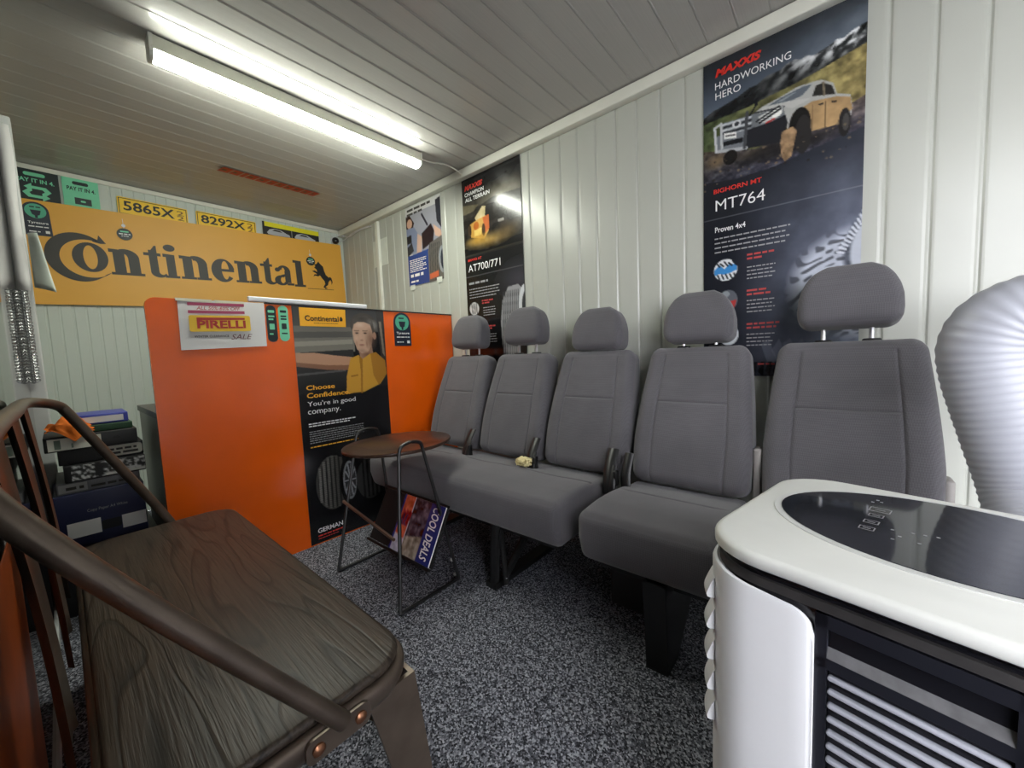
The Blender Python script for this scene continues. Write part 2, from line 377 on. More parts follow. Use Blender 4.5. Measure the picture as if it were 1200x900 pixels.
# left side: fixed glass beside the open doorway the photograph was taken from
wl = MB(); wl.box((XL-0.06, 2.80, 0), (XL-0.03, YB, ZC)); wl.box((XL-0.06, YF, 2.12), (XL-0.02, 2.80, ZC)); wl.box((XL-0.06, YF, 0), (XL-0.02, -2.95, 2.12))
struct('wall_left', wl, M_back)
d1 = struct('door_1', MB().box((XL-0.012, -0.35, 0.05), (XL, 2.74, 2.10)), M_glass, 'dark tinted fixed glass door leaf behind the bench', 'door')
obj('frame_rail', MB().box((XL-0.03, -0.40, 0.0), (XL+0.006, 2.80, 0.05)), M_alu, d1)
obj('frame_rail', MB().box((XL-0.03, -0.40, 2.10), (XL+0.006, 2.80, 2.13)), M_alu, d1)
obj('frame_stile', MB().box((XL-0.03, -0.40, 0.05), (XL+0.006, -0.35, 2.10)), M_alu, d1)
obj('frame_stile', MB().rbox((XL+0.012, 2.775, 1.05), (0.034, 0.035, 1.05), 0.006, (1,1,1), 2), M_alu, d1, True)
# cove trims
obj('orange_patch', MB().box((XL, 0.35, 0.05), (XL+0.0008, 1.26, 0.70)), mat('orange_patch', (150, 68, 22), 0.35, vary=0.25, vscale=9), d1)['label'] = 'orange patch on the lower glass'  # unidentified orange area, modelled as a thin sheet over the lower glass
struct('trim_1', MB().rbox((XR-0.022, (YF+YB)/2, ZC-0.032), (0.024, (YB-YF)/2, 0.028), 0.006, (1,1,1), 2), M_trim, smooth=True)
struct('trim_2', MB().box((XL-0.03, YB-0.012, ZC-0.03), (XR-0.046, YB+0.004, ZC-0.004)), M_trim)

# ================================================================== CEILING LIGHT
lt = thing('batten_light', 'long white fluorescent batten light glowing on the ceiling', 'light', (0.93, 2.0, ZC))
M_lamp = mat('lit_diffuser', (235, 255, 245), 0.4, emit=(251, 255, 241), estr=LAMP_STRENGTH)
X0, X1, YL = 0.325, 1.54, 2.0
obj('housing', MB().rbox(((X0+X1)/2, YL, ZC-0.028), ((X1-X0)/2, 0.034, 0.026), 0.004, (1,1,1), 2), mat('lamp_housing', (222, 222, 206), 0.4), lt, True)
pd = [(-0.031, 0), (-0.033, -0.012), (-0.024, -0.026), (0, -0.031), (0.024, -0.026), (0.033, -0.012), (0.031, 0)]
obj('diffuser', MB().prism(pd, (X0+0.012, YL, ZC-0.052), (0, 1, 0), (0, 0, 1), (1, 0, 0), X1-X0-0.024), M_lamp, lt, 60)
for xe in (X0-0.004, X1-0.008):
    obj('end_cap', MB().prism([(a*1.08, b*1.08+0.0) for a, b in pd[:1]]+[(a*1.1, b*1.1) for a, b in pd]+[(0.036, 0.05), (-0.036, 0.05)], (xe, YL, ZC-0.052), (0, 1, 0), (0, 0, 1), (1, 0, 0), 0.012), M_trim, lt)
obj('cable', MB().tube(smooth_path([(X1, YL, ZC-0.02), (1.62, 1.985, ZC-0.025), (1.72, 1.95, ZC-0.02), (1.83, 1.93, ZC-0.045)], 5), 0.004, 6), M_trim, lt, True)

# red strip sticker on the ceiling
dc = thing('ceiling_decal', 'red slanted lettering sticker stuck on the ceiling near the back wall', 'sticker', (1.05, 3.0, ZC-0.006))
mb = MB(); mr = MB(); x = 0.76
pc = Plane((0, 0, ZC-0.0045), (1, 0, 0), (0, -1, 0))
pc.poly(mb, [(0.73, -2.975), (0.80, -2.965), (0.80, -2.985)], 0.0004)
ws = [0.062, 0.055, 0.03, 0.06, 0.062, 0.05, 0.055, 0.052, 0.062, 0.055, 0.05]
for i, w in enumerate(ws):
    sh = 0.02; y0, y1 = -3.035, -2.955
    pc.poly(mr, [(x, y0), (x+w-0.006, y0), (x+w-0.006+sh, y1), (x+sh, y1)], 0.0006)
    if i != 2: pc.poly(mb, [(x+0.016, y0+0.026), (x+w-0.022, y0+0.026), (x+w-0.016, y1-0.03), (x+0.022, y1-0.03)], 0.001)
    x += w
stuff(obj('red_letters', mr, mat('dull_red_vinyl', (176, 40, 26), 0.4), dc)); stuff(obj('letter_insides', mb, mat('dull_dark_vinyl', (88, 58, 48), 0.4), dc))

# ================================================================== SEATS
def back_deform(x, y, z):
    hy, hz = 0.222, 0.287; t = (z+hz)/(2*hz)
    wf = 1.0-0.165*max(0, (t-0.30)/0.70)**1.15-0.05*(1-t)**3
    if x < 0:
        yy = abs(y)/hy
        x -= 0.016*math.sin(PI*min(1, t*1.1))*(1-0.3*yy) + 0.014*max(0, yy-0.55)
        def groove(d): return 0.0055*math.exp(-(d/0.004)**2)
        if yy < 0.62: x += groove(z-0.045)
        if t < 0.93: x += groove((yy-0.62)*hy)
    x *= 1-0.12*t
    return (x, y*wf, z)
mb = MB().rbox((0, 0, 0), (0.066, 0.222, 0.287), 0.046, (2, 74, 96), 5, back_deform)
TILT = math.radians(18)
def tilt(mb, ang, piv):
    c, s = math.cos(ang), math.sin(ang)
    mb.v = [(piv[0]+x*c+z*s, piv[1]+y, piv[2]-x*s+z*c) for x, y, z in mb.v]; return mb
BX, BZ = 1.655, 0.715
tilt(mb, TILT, (BX, 0, BZ)); BACK = mb
def head_deform(x, y, z):
    t = (z+0.1)/0.2
    y *= float(np.interp(t, [0, 0.12, 0.25, 0.45, 0.62, 0.78, 0.90, 1.0], [0.94, 0.985, 1.0, 0.985, 0.93, 0.83, 0.70, 0.52]))
    if x < 0: x -= 0.012*math.sin(PI*t)
    x *= 1-0.2*t
    return (x, y, z)
HEAD = tilt(MB().rbox((0, 0, 0), (0.058, 0.134, 0.104), 0.032, (3, 16, 14), 5, head_deform), math.radians(10), (0, 0, 0))
def cush(hy, seams):
    def d(x, y, z):
        hx, hz = 0.252, 0.088
        if z > 0:
            t = (x+hx)/(2*hx); yy = abs(y)/hy
            z += 0.012*math.sin(PI*min(1, t*1.2))-0.035*max(0, t-0.25)**1.2
            for s in seams:
                if abs(y-s) < 0.172: z -= 0.005*math.exp(-((x-0.03)/0.004)**2)
            z -= 0.008*max(0, math.cos((y)/hy*PI*len(seams)) if len(seams) > 1 else 0)*0.4
        else:
            t = (x+hx)/(2*hx); z += 0.02*math.exp(-((t-0.05)/0.2)**2)*0
        if x < 0: x -= 0.005*math.cos(z/hz*1.4)
        x += 0.022*max(0, -z/hz)*(1 if x < 0 else 0)
        return (x, y, z)
    return d
def van_seat(name, label, seats, head_z, cushions, leg_ys, buckles):
    ys = [s for s in seats]; yc = sum(ys)/len(ys)
    t = thing(name, label, 'van seat', (1.4, yc, 0))
    for (y0, y1, seams) in cushions:
        c, h = (y0+y1)/2, (y1-y0)/2
        obj('cushion', MB().rbox((1.352, c, 0.368), (0.252, h, 0.088), 0.032, (70, 16 if len(seams) == 1 else 48, 2), 5, cush(h, [s-c for s in seams])), M_fabric, t, True)
    first = {}
    for i, y in enumerate(ys):
        if 'b' not in first:
            b = MB(); b.v = [(p[0], p[1]+y, p[2]) for p in BACK.v]; b.f = BACK.f
            first['b'] = obj('backrest', b, M_fabric, t, True); first['y'] = y; bo = first['b']
        else: bo = copy_part(first['b'], t, (0, y-first['y'], 0))
        hz = head_z[i]; h = MB(); h.v = [(p[0]+1.742, p[1]+y, p[2]+hz) for p in HEAD.v]; h.f = HEAD.f
        ho = obj('headrest', h, M_fabric, t, True)
        for s in (-1, 1):
            obj('headrest_post', MB().tube([(1.738, y+s*0.062, 0.96), (1.742, y+s*0.062, hz-0.06)], 0.0065, 8), M_chrome, ho, True)
            obj('post_guide', MB().rbox((1.737, y+s*0.062, 0.994), (0.017, 0.024, 0.008), 0.006, (1,1,1), 2), M_black, bo, True) if i == 0 else None
            if i: obj('post_guide', MB().rbox((1.737, y+s*0.062, 0.994), (0.017, 0.024, 0.008), 0.006, (1,1,1), 2), M_black, t, True)
    y0, y1 = min(c[0] for c in cushions), max(c[1] for c in cushions)
    for xx in (1.2, 1.5): obj('frame_rail', MB().box((xx-0.02, y0+0.05, 0.245), (xx+0.02, y1-0.05, 0.285)), M_blackmetal, t)
    for y in buckles:
        b = MB(); p = smooth_path([(1.42, y-0.005, 0.41), (1.43, y, 0.46), (1.465, y+0.008, 0.52), (1.51, y+0.012, 0.575)], 6)
        b.tube(p, 0.026, 8, True, 0.4); b.tube([(q[0]-0.012, q[1]-0.02, q[2]-0.01) for q in p[3:14]], 0.014, 8, True, 0.4)
        b.rbox((1.44, y-0.028, 0.475), (0.013, 0.009, 0.032), 0.006, (1,1,1), 2)
        obj('seat_belt_buckle', b, M_black, t, True)
    return t
GR = 'rows of van seats along the right wall'
t3 = van_seat('triple_van_seat', 'charcoal fabric three-person van bench seat next to the orange counter', [1.815, 1.362, 0.908], [1.145, 1.150, 1.098],
              [(0.762, 2.04, [0.95, 1.37, 1.81])], [1.15, 1.85], [1.588, 1.135, 0.725])
for y in (1.13, 1.80):
    lg = MB(); lg.box((1.125, y-0.03, 0.0), (1.66, y+0.03, 0.022)); lg.tube([(1.15, y, 0.01), (1.17, y, 0.27)], 0.022, 8)
    lg.tube([(1.2, y-0.015, 0.02), (1.5, y-0.015, 0.26)], 0.018, 8); lg.tube([(1.62, y, 0.02), (1.5, y, 0.26)], 0.02, 8); lg.tube([(1.23, y+0.03, 0.25), (1.16, y-0.06, 0.02)], 0.012, 8)
    obj('leg', lg, M_blackmetal, t3, True)
obj('latch_tag', MB().rbox((1.165, 1.075, 0.032), (0.006, 0.006, 0.018), 0.003, (1,1,1), 2), M_white, t3, True)
t2 = van_seat('double_van_seat', 'charcoal fabric two-person van seat standing behind the portable air conditioner', [0.455, -0.008], [1.115, 1.142],
              [(0.245, 0.682, [0.465]), (-0.235, 0.232, [-0.002])], [], [])
for y in (0.415, -0.12):
    lg = MB(); lg.prism([(1.105, 0.29), (1.48, 0.29), (1.44, 0.20), (1.215, 0.0), (1.125, 0.0)], (0, y-0.03, 0), (1, 0, 0), (0, 0, 1), (0, 1, 0), 0.008)
    lg.prism([(1.105, 0.29), (1.48, 0.29), (1.44, 0.20), (1.215, 0.0), (1.125, 0.0)], (0, y+0.03, 0), (1, 0, 0), (0, 0, 1), (0, 1, 0), 0.008)
    lg.add([(1.103, y-0.03, 0.29), (1.103, y+0.038, 0.29), (1.123, y+0.038, 0), (1.123, y-0.03, 0), (1.111, y-0.03, 0.29), (1.111, y+0.038, 0.29), (1.131, y+0.038, 0), (1.131, y-0.03, 0)],
           [(0,1,2,3),(7,6,5,4),(0,4,5,1),(1,5,6,2),(2,6,7,3),(3,7,4,0)])
    lg.prism([(-0.03, 0), (0.038, 0), (0.038, 0.006), (-0.03, 0.006)], (1.12, y, 0), (0, 1, 0), (0, 0, 1), (1, 0, 0), 0.1)
    obj('leg', lg, M_blackmetal, t2)
obj('side_pedestal', MB().rbox((1.46, 0.612, 0.135), (0.12, 0.07, 0.135), 0.012, (1,1,1), 2), mat('grey_plastic_pedestal', (62, 62, 64), 0.6), t2, True)
obj('side_latch', MB().tube(smooth_path([(1.44, 0.655, 0.44), (1.46, 0.662, 0.50), (1.50, 0.662, 0.57)], 5), 0.02, 8, True, 0.4), M_black, t2, True)
obj('hinge_cover', MB().rbox((1.60, 0.224, 0.53), (0.03, 0.014, 0.10), 0.01, (1,1,1), 2), mat('hinge_plastic', (150, 146, 142), 0.5), t2, True)
obj('hinge_cover', MB().rbox((1.60, -0.232, 0.50), (0.03, 0.012, 0.10), 0.01, (1,1,1), 2), mat('hinge_plastic', (150, 146, 142), 0.5), t2, True)
# crumpled yellow tissue on the triple seat
mb = MB(); bmr = random.Random(3)
mb.rbox((1.405, 1.15, 0.483), (0.028, 0.034, 0.018), 0.016, (3,3,3), 3, lambda x, y, z: (x+bmr.uniform(-.006,.006), y+bmr.uniform(-.006,.006), z+bmr.uniform(-.004,.006)))
tag(obj('crumpled_tissue', mb, mat('pale_yellow_paper', (226, 212, 160), 0.8), None, 20), 'crumpled pale yellow tissue beside a buckle on the triple seat', 'tissue')

# ================================================================== PORTABLE AIR CONDITIONER
TH = math.radians(-102); AW, AD = 0.47, 0.42
ex = Vector((math.cos(TH), math.sin(TH), 0)); ey = Vector((-math.sin(TH), math.cos(TH), 0))
ac_c = Vector((0.598, 0.165, 0))+ex*(AW/2)+ey*(AD/2)
ac = thing('air_conditioner', 'white portable air conditioner with black front grille and ribbed exhaust hose', 'air conditioner', ac_c, rz=TH)
w2, d2 = AW/2, AD/2
def outline(inset, r):
    return rrect(-w2+inset, -d2+inset, w2-inset, d2-inset, r, 8)
mb = MB().prism(outline(0.012, 0.075), (0, 0, 0.02), (1, 0, 0), (0, 1, 0), (0, 0, 1), 0.672)
obj('core_body', mb, mat('black_gloss_plastic', (22, 22, 27), 0.25), ac, 30)
mb = MB()
for z, ins in ((0.699, 0.010), (0.700, 0.003), (0.703, 0.0), (0.714, 0.0), (0.7185, 0.0025), (0.720, 0.008)):
    o = outline(ins, 0.085); n = len(o); b0 = len(mb.v); mb.v += [(x, y, z) for x, y in o]
    if b0: mb.f += [(b0-n+i, b0-n+(i+1) % n, b0+(i+1) % n, b0+i) for i in range(n)]
mb.f += [tuple(range(n-1, -1, -1)), tuple(range(len(mb.v)-n, len(mb.v)))]
lid = obj('top_lid', mb, M_lid, ac, 50)
EC = (0.005, 0.03)
mb = MB().prism(ell(EC[0], EC[1], 0.208, 0.155, 64), (0, 0, 0.7201), (1,0,0), (0,1,0), (0,0,1), 0.0012); obj('panel_rim', mb, mat('rim_plastic', (206, 207, 204), 0.3), lid)
mb = MB().prism(ell(EC[0], EC[1], 0.198, 0.145, 64), (0, 0, 0.7212), (1,0,0), (0,1,0), (0,0,1), 0.0012); gp = obj('control_glass', mb, mat('smoked_glass', (34, 36, 42), 0.06, vary=0.3, vscale=5), lid)
pt = Plane((0, 0, 0.7224), (1, 0, 0), (0, 1, 0)); mb = MB(); mk = MB()
for i, yy in enumerate((0.075, 0.045, 0.012, -0.018)):
    s = 0.013 if i == 0 else 0.009
    for (a, b, c, d) in ((-s, -s*0.8, s, -s*0.65), (-s, s*0.65, s, s*0.8), (-s, -s*0.8, -s+0.0015, s*0.8), (s-0.0015, -s*0.8, s, s*0.8), (-s*0.5, -0.001, s*0.5, 0.001)):
        pt.poly(mb, [(-0.075+a, yy+b), (-0.075+c, yy+b), (-0.075+c, yy+d), (-0.075+a, yy+d)], 0.0003)
for (a, b) in ((-0.05, 0.0), (-0.04, -0.02), (-0.03, 0.005), (-0.018, 0.008), (-0.006, 0.012), (-0.02, -0.028), (-0.045, -0.036), (-0.09, 0.11), (-0.08, 0.118), (-0.086, 0.125)):
    pt.poly(mb, rrect(a-0.002, b-0.002, a+0.002, b+0.002, 0.001, 2), 0.0003)
stuff(obj('button_symbols', mb, M_inkgrey, gp))
# white side shells wrapping the front corners
def shell(side):
    xi = -0.088 if side < 0 else 0.076
    path = []
    if side < 0:
        path = [(xi-0.0, -d2)]+[(xi-0.02*k, -d2) for k in range(1, 3)]+[(-w2+0.075+0.075*math.cos(math.radians(a)), -d2+0.075+0.075*math.sin(math.radians(a))) for a in range(270, 179, -10)]
        path += [(-w2, 0.0), (-w2, 0.1)]+[(-w2+0.075+0.075*math.cos(math.radians(a)), d2-0.075+0.075*math.sin(math.radians(a))) for a in range(180, 89, -10)]+[(-0.08, d2)]
    else:
        path = [(xi, -d2), (xi+0.03, -d2)]+[(w2-0.075+0.075*math.cos(math.radians(a)), -d2+0.075+0.075*math.sin(math.radians(a))) for a in range(-90, 1, 10)]
        path += [(w2, 0.0), (w2, 0.1)]+[(w2-0.075+0.075*math.cos(math.radians(a)), d2-0.075+0.075*math.sin(math.radians(a))) for a in range(0, 91, 10)]+[(0.08, d2)]
    # finer samples at the front edge so that its upper corner can be rounded
    pts = []
    for i in range(len(path)-1):
        a, b = Vector(path[i]), Vector(path[i+1]); k = 5 if i < 2 else 1
        for j in range(k): pts.append(a.lerp(b, j/k))
    pts.append(Vector(path[-1])); mbs = MB(); s = 0.0; rows = []
    for i, p in enumerate(pts):
        if i: s += (p-pts[i-1]).length
        r = 0.028; top = 0.668+0.014*min(1, max(0, (s-0.03)/0.16)) if s > r else 0.668-(r-math.sqrt(max(0, r*r-(r-s)**2)))
        q = pts[min(i+1, len(pts)-1)]-pts[max(i-1, 0)]; nn = Vector((q.y, -q.x)).normalized()*(-1 if side < 0 else 1)
        rows.append((p, nn, top))
    for p, nn, top in rows:
        for dz, off in ((0.03, 0.0), (top-0.006, 0.0), (top-0.001, -0.002), (top, -0.006), (top-0.004, -0.012), (0.03, -0.012)):
            q = p+nn*off; mbs.v.append((q.x, q.y, dz))
    n = len(rows)
    for i in range(n-1):
        for k in range(6):
            a, b, c, d = i*6+k, i*6+(k+1) % 6, (i+1)*6+(k+1) % 6, (i+1)*6+k
            mbs.f.append((a, b, c, d) if side > 0 else (a, d, c, b))
    mbs.f += [tuple(range(6)), tuple((n-1)*6+k for k in range(5, -1, -1))]
    bm = mbs
    return obj('side_shell', bm, M_white, ac, 35)
shl = shell(-1); shell(1)
# front panel: frame, recessed sensor window, louvres
fy = -d2+0.006
gb = MB(); gx0, gx1 = -0.088, 0.076
gb.box((gx0, fy, 0.03), (gx0+0.012, -d2+0.02, 0.672)); gb.box((gx1-0.012, fy, 0.03), (gx1, -d2+0.02, 0.672)); gb.box((gx0, fy, 0.655), (gx1, -d2+0.02, 0.672))
gb.box((gx0, fy, 0.604), (gx1, -d2+0.02, 0.618)); gb.box((gx0, fy, 0.03), (gx1, -d2+0.02, 0.07))
obj('front_frame', gb, mat('navy_black_plastic', (30, 31, 38), 0.3), ac)
obj('upper_band', MB().prism([(x, y) for x, y in outline(0.006, 0.08)], (0, 0, 0.675), (1,0,0), (0,1,0), (0,0,1), 0.012), mat('dusty_black', (46, 44, 44), 0.6, vary=0.3, vscale=40), ac, 30)
obj('sensor_window', MB().box((gx0+0.012, -d2+0.0125, 0.618), (gx1-0.012, -d2+0.016, 0.655)), mat('grey_window', (78, 80, 88), 0.25, vary=0.35, vscale=30), ac)
obj('window_ledge', MB().prism([(0.0, 0), (0.003, 0), (0.0068, 0.013), (0.0068, 0.016)], (gx0+0.012, fy, 0.6165), (0, 1, 0), (0, 0, 1), (1, 0, 0), gx1-gx0-0.024), mat('window_ledge_grey', (104, 104, 106), 0.45, vary=0.25, vscale=60), ac)
slat = None
for k in range(29):
    z = 0.594-0.0178*k
    if slat is None:
        slat = obj('louvre', MB().rbox(((gx0+gx1)/2, -d2+0.009, z), ((gx1-gx0)/2-0.013, 0.0045, 0.0032), 0.003, (1,1,1), 2), mat('louvre_highlight_grey', (168, 170, 180), 0.25), ac, True)  # light grey imitates bright doorway reflections on glossy black slats
    else: copy_part(slat, ac, (0, 0, -0.0178*k))
for k in range(5):   # scoop fins down the left side
    z = 0.668-0.050*k
    fb = MB(); pp = [(math.radians(q)) for q in range(222, 179, -6)]; rows = [(-w2+0.075+0.075*math.cos(q), -d2+0.075+0.075*math.sin(q), math.cos(q), math.sin(q)) for q in pp]+[(-w2, 0.0, -1, 0), (-w2, 0.12, -1, 0)]
    for (px, py, qx, qy) in rows:
        for (of, h) in ((-0.004, -0.001), (-0.004, 0.036), (0.003, 0.028), (0.009, 0.014), (0.012, 0.006), (0.011, 0.001), (0.007, -0.001)): fb.v.append((px+qx*of, py+qy*of, z-0.05+h))
    m_ = len(rows); fb.f = [(i*7+k_, (i+1)*7+k_, (i+1)*7+(k_+1) % 7, i*7+(k_+1) % 7) for i in range(m_-1) for k_ in range(7)]+[tuple(range(7)), tuple((m_-1)*7+k_ for k_ in range(6, -1, -1))]
    obj('side_fin', fb, M_white, ac, 40)
for sx in (-1, 1):
    for sy in (-1, 1): obj('castor', MB().lathe([(0.018, -0.012), (0.022, -0.008), (0.022, 0.008), (0.018, 0.012)], (sx*0.17, sy*0.15, 0.022), 0, 16), M_black, ac, True)
# exhaust hose (world coordinates turned into the unit's own)
inv = (Matrix.Translation(ac_c) @ Matrix.Rotation(TH, 4, 'Z')).inverted()
path = smooth_path([(0.965, -0.20, 0.56), (1.06, -0.27, 0.57), (1.17, -0.30, 0.60), (1.235, -0.295, 0.68), (1.25, -0.265, 0.80), (1.255, -0.235, 0.92), (1.255, -0.232, 0.985), (1.255, -0.262, 1.03), (1.255, -0.34, 1.05), (1.255, -0.48, 1.055), (1.255, -0.8, 1.055), (1.30, -1.1, 1.055), (1.5, -1.25, 1.055), (1.87, -1.25, 1.055)], 12)
L = [0]
for i in range(1, len(path)): L.append(L[-1]+(path[i]-path[i-1]).length)
fine = []; rr = []; step = 0.0041; tot = L[-1]; j = 0; s = 0.0; k = 0
while s < tot:
    while L[j+1] < s: j += 1
    t = (s-L[j])/max(1e-9, L[j+1]-L[j]); fine.append(path[j].lerp(path[j+1], t)); rr.append(0.0755+(0.0011 if k % 4 == 0 else (-0.0011 if k % 4 == 2 else 0))); s += step; k += 1
hb = MB().tube([inv @ p for p in fine], rr, 28, False)
hs = obj('exhaust_hose', hb, mat('hose_plastic', (164, 166, 175), 0.4, vary=0.03), ac, 70)
obj('hose_coupling', MB().tube([inv @ Vector(p) for p in ((1.255, -0.345, 1.051), (1.255, -0.41, 1.055))], 0.08, 28), mat('beige_plastic', (196, 188, 160), 0.5), hs, 40)

# ================================================================== BENCH
bx0, bx1, by0, by1, bz = -0.018, 0.405, 0.605, 1.835, 0.45
bn = thing('bench', 'bronze steel bench with dark grained wooden seat against the glass', 'bench', (0.2, 1.22, 0))
mb = MB()
for z, ins in ((0.428, 0.016), (0.440, 0.010), (0.447, 0.012), (0.450, 0.018)):
    o = rrect(bx0+ins, by0+ins, bx1-ins, by1-ins, 0.075, 8); n = len(o); b0 = len(mb.v); mb.v += [(x, y, z) for x, y in o]
    if b0: mb.f += [(b0-n+i, b0-n+(i+1) % n, b0+(i+1) % n, b0+i) for i in range(n)]
mb.f += [tuple(range(n-1, -1, -1)), tuple(range(len(mb.v)-n, len(mb.v)))]
obj('seat', mb, M_benchwood, bn, 50)
mb = MB(); prof = ((0.385, 0.014), (0.392, 0.006), (0.402, 0.002), (0.415, 0.0), (0.424, 0.0), (0.430, 0.003), (0.433, 0.010), (0.430, 0.016))
for z, ins in prof:
    o = rrect(bx0+ins, by0+ins, bx1-ins, by1-ins, 0.082, 8); n = len(o); b0 = len(mb.v); mb.v += [(x, y, z) for x, y in o]
    if b0: mb.f += [(b0-n+i, b0-n+(i+1) % n, b0+(i+1) % n, b0+i) for i in range(n)]
mb.f += [tuple(range(n-1, -1, -1)), tuple(range(len(mb.v)-n, len(mb.v)))]
obj('apron', mb, M_bronze, bn, 60)
for sx in (0, 1):
    for sy in (0, 1):
        X = bx0+0.03 if sx == 0 else bx1-0.03; Y = by0+0.03 if sy == 0 else by1-0.03; dx = -1 if sx == 0 else 1; dy = -1 if sy == 0 else 1
        fx = X+dx*(0.055 if sx else 0.012); fyy = Y+dy*0.045
        mb = MB()
        def Lsec(x, y, z, w, t): return [(x, y, z), (x-dx*w, y, z), (x-dx*w, y-dy*t, z), (x-dx*t*1.5, y-dy*t*1.5, z), (x-dx*t, y-dy*w, z), (x, y-dy*w, z)]
        a = Lsec(X+dx*0.02, Y+dy*0.02, 0.40, 0.095, 0.006); b = Lsec(fx, fyy, 0.0, 0.042, 0.006)
        mb.add(a+b, [tuple(range(6)), tuple(range(11, 5, -1))]+[(i, 6+i, 6+(i+1) % 6, (i+1) % 6) for i in range(6)])
        obj('leg', mb, M_bronze, bn)
for (a, b) in (((bx0+0.04, by0+0.02, 0.27), (bx1-0.02, by1-0.02, 0.27)), ((bx1-0.02, by0+0.02, 0.27), (bx0+0.04, by1-0.02, 0.27))):
    obj('cross_brace', MB().tube([a, ((a[0]+b[0])/2, (a[1]+b[1])/2, 0.30), b], 0.010, 8, True, 0.5), M_bronze, bn, True)
hoop = [(0.248, by0-0.008, 0.425), (0.20, by0-0.010, 0.495), (0.06, by0+0.0, 0.70), (-0.046, by0+0.016, 0.862), (-0.062, by0+0.05, 0.897), (-0.068, by0+0.15, 0.915), (-0.066, by0+0.40, 0.925), (-0.064, 1.22, 0.925), (-0.066, by1-0.26, 0.922), (-0.052, by1-0.12, 0.918), (-0.012, by1-0.05, 0.902), (0.010, by1-0.035, 0.872), (0.06, by1-0.018, 0.77), (0.18, by1+0.010, 0.525), (0.225, by1+0.008, 0.425)]
obj('back_hoop', MB().tube(smooth_path(hoop, 7), 0.0138, 14), M_bronze, bn, True)
for y, X in ((by0, 0.243), (by1, 0.222)):
    s = -1 if y == by0 else 1; br = MB()
    br.prism(rrect(-0.052, -0.019, 0.052, 0.019, 0.012, 4), (X, y+s*0.001, 0.409), (1, 0, 0), (0, 0, 1), (0, s, 0), 0.006)
    bo = obj('bracket', br, M_bronze, bn)
    for dx in (-0.034, 0.034): obj('bolt', MB().lathe([(0.010, 0), (0.010, 0.003), (0.006, 0.006)], (X+dx, y+s*0.007, 0.409), 1, 12) if s < 0 else MB().lathe([(0.010, -0.006), (0.010, -0.003), (0.006, 0.0)], (X+dx, y+s*0.007, 0.409), 1, 12), mat('copper_bolt', (150, 104, 78), 0.3, metal=0.9), bo, True)
for yc in (0.86, 1.22, 1.58):
    mb = MB(); n = 10
    for i in range(n+1):
        t = i/n; z = 0.42+(0.915-0.42)*t; x = -0.028-0.034*t-0.012*math.sin(PI*t)*-1*0.4; w = 0.085-0.028*math.sin(PI*t)
        for (yy, xx) in ((-w, 0), (-w+0.012, -0.006), (0, -0.008), (w-0.012, -0.006), (w, 0), (w-0.012, -0.009), (0, -0.011), (-w+0.012, -0.009)): mb.v.append((x+xx, yc+yy, z))
    for i in range(n):
        for k in range(8): mb.f.append((i*8+k, i*8+(k+1) % 8, (i+1)*8+(k+1) % 8, (i+1)*8+k))
    mb.f += [tuple(range(7, -1, -1)), tuple(n*8+k for k in range(8))]
    obj('back_splat', mb, M_bronze, bn, 50)

# ================================================================== SIDE TABLE
tb = thing('side_table', 'round walnut side table with black wire legs and magazine sling', 'side table', (1.0, 1.58, 0))
tcx, tcy = 1.035, 1.62
mb = MB()
for z, k in ((0.585, 0.985), (0.589, 1.0), (0.597, 1.0), (0.600, 0.99)):
    o = ell(tcx, tcy, 0.262*k, 0.222*k, 56); n = len(o); b0 = len(mb.v); mb.v += [(x, y, z) for x, y in o]
    if b0: mb.f += [(b0-n+i, b0-n+(i+1) % n, b0+(i+1) % n, b0+i) for i in range(n)]
mb.f += [tuple(range(n-1, -1, -1)), tuple(range(len(mb.v)-n, len(mb.v)))]
obj('tabletop', mb, M_tablewood, tb, 50)
def loop(yt, yb, xa, xb):
    pts = [(xa[1], yb, 0.008), (xa[0], yt, 0.60), (xa[0]+0.012, yt, 0.635), (xa[0]+0.05, yt, 0.647), (xb[0]-0.05, yt, 0.647), (xb[0]-0.012, yt, 0.635), (xb[0], yt, 0.60), (xb[1], yb, 0.008)]
    return MB().tube([pts[0]]+smooth_path(pts[1:-1], 4)+[pts[-1], ], 0.0075, 8).tube([pts[0], pts[-1]], 0.0075, 8)
obj('wire_leg', loop(1.372, 1.29, (0.872, 0.782), (0.992, 1.085)), M_blackmetal, tb, True)
obj('wire_leg', loop(1.835, 1.80, (0.93, 0.782), (1.06, 1.085)), M_blackmetal, tb, True)
obj('side_rail', MB().tube([(0.83, 1.80, 0.33), (0.815, 1.355, 0.275)], 0.007, 8), mat('lit_brown_rail', (92, 70, 58), 0.4), tb, True)  # brown base colour imitates light catching the rail
# sling: two bars and a thin black tray plate with raised rim
s0, s1 = Vector((1.16, 0, 0.34)), Vector((0.93, 0, 0.10))
obj('sling_bar', MB().tube([(1.062, 1.80, 0.338), (1.062, 1.305, 0.338)], 0.007, 8), M_blackmetal, tb, True)
obj('sling_bar', MB().tube([(0.938, 1.80, 0.105), (0.938, 1.305, 0.105)], 0.007, 8), M_blackmetal, tb, True)
mb = MB().prism([(1.058, 0.330), (0.944, 0.112), (0.950, 0.106), (1.066, 0.326)], (0, 1.30, 0), (1, 0, 0), (0, 0, 1), (0, 1, 0), 0.49)
obj('sling_tray', mb, mat('matt_black_tray', (16, 16, 17), 0.75), tb)
mgx = Vector((0.0, -1, -0.0)); c0 = Vector((0.944, 1.61, 0.112)); upv = (Vector((1.058, 1.61, 0.330))-c0).normalized()
mg = thing('magazine', 'blue tyre deals magazine slotted in the side table sling', 'magazine', c0)
pm = Plane(c0+Vector((-0.004, 0, 0.003)), mgx, upv)
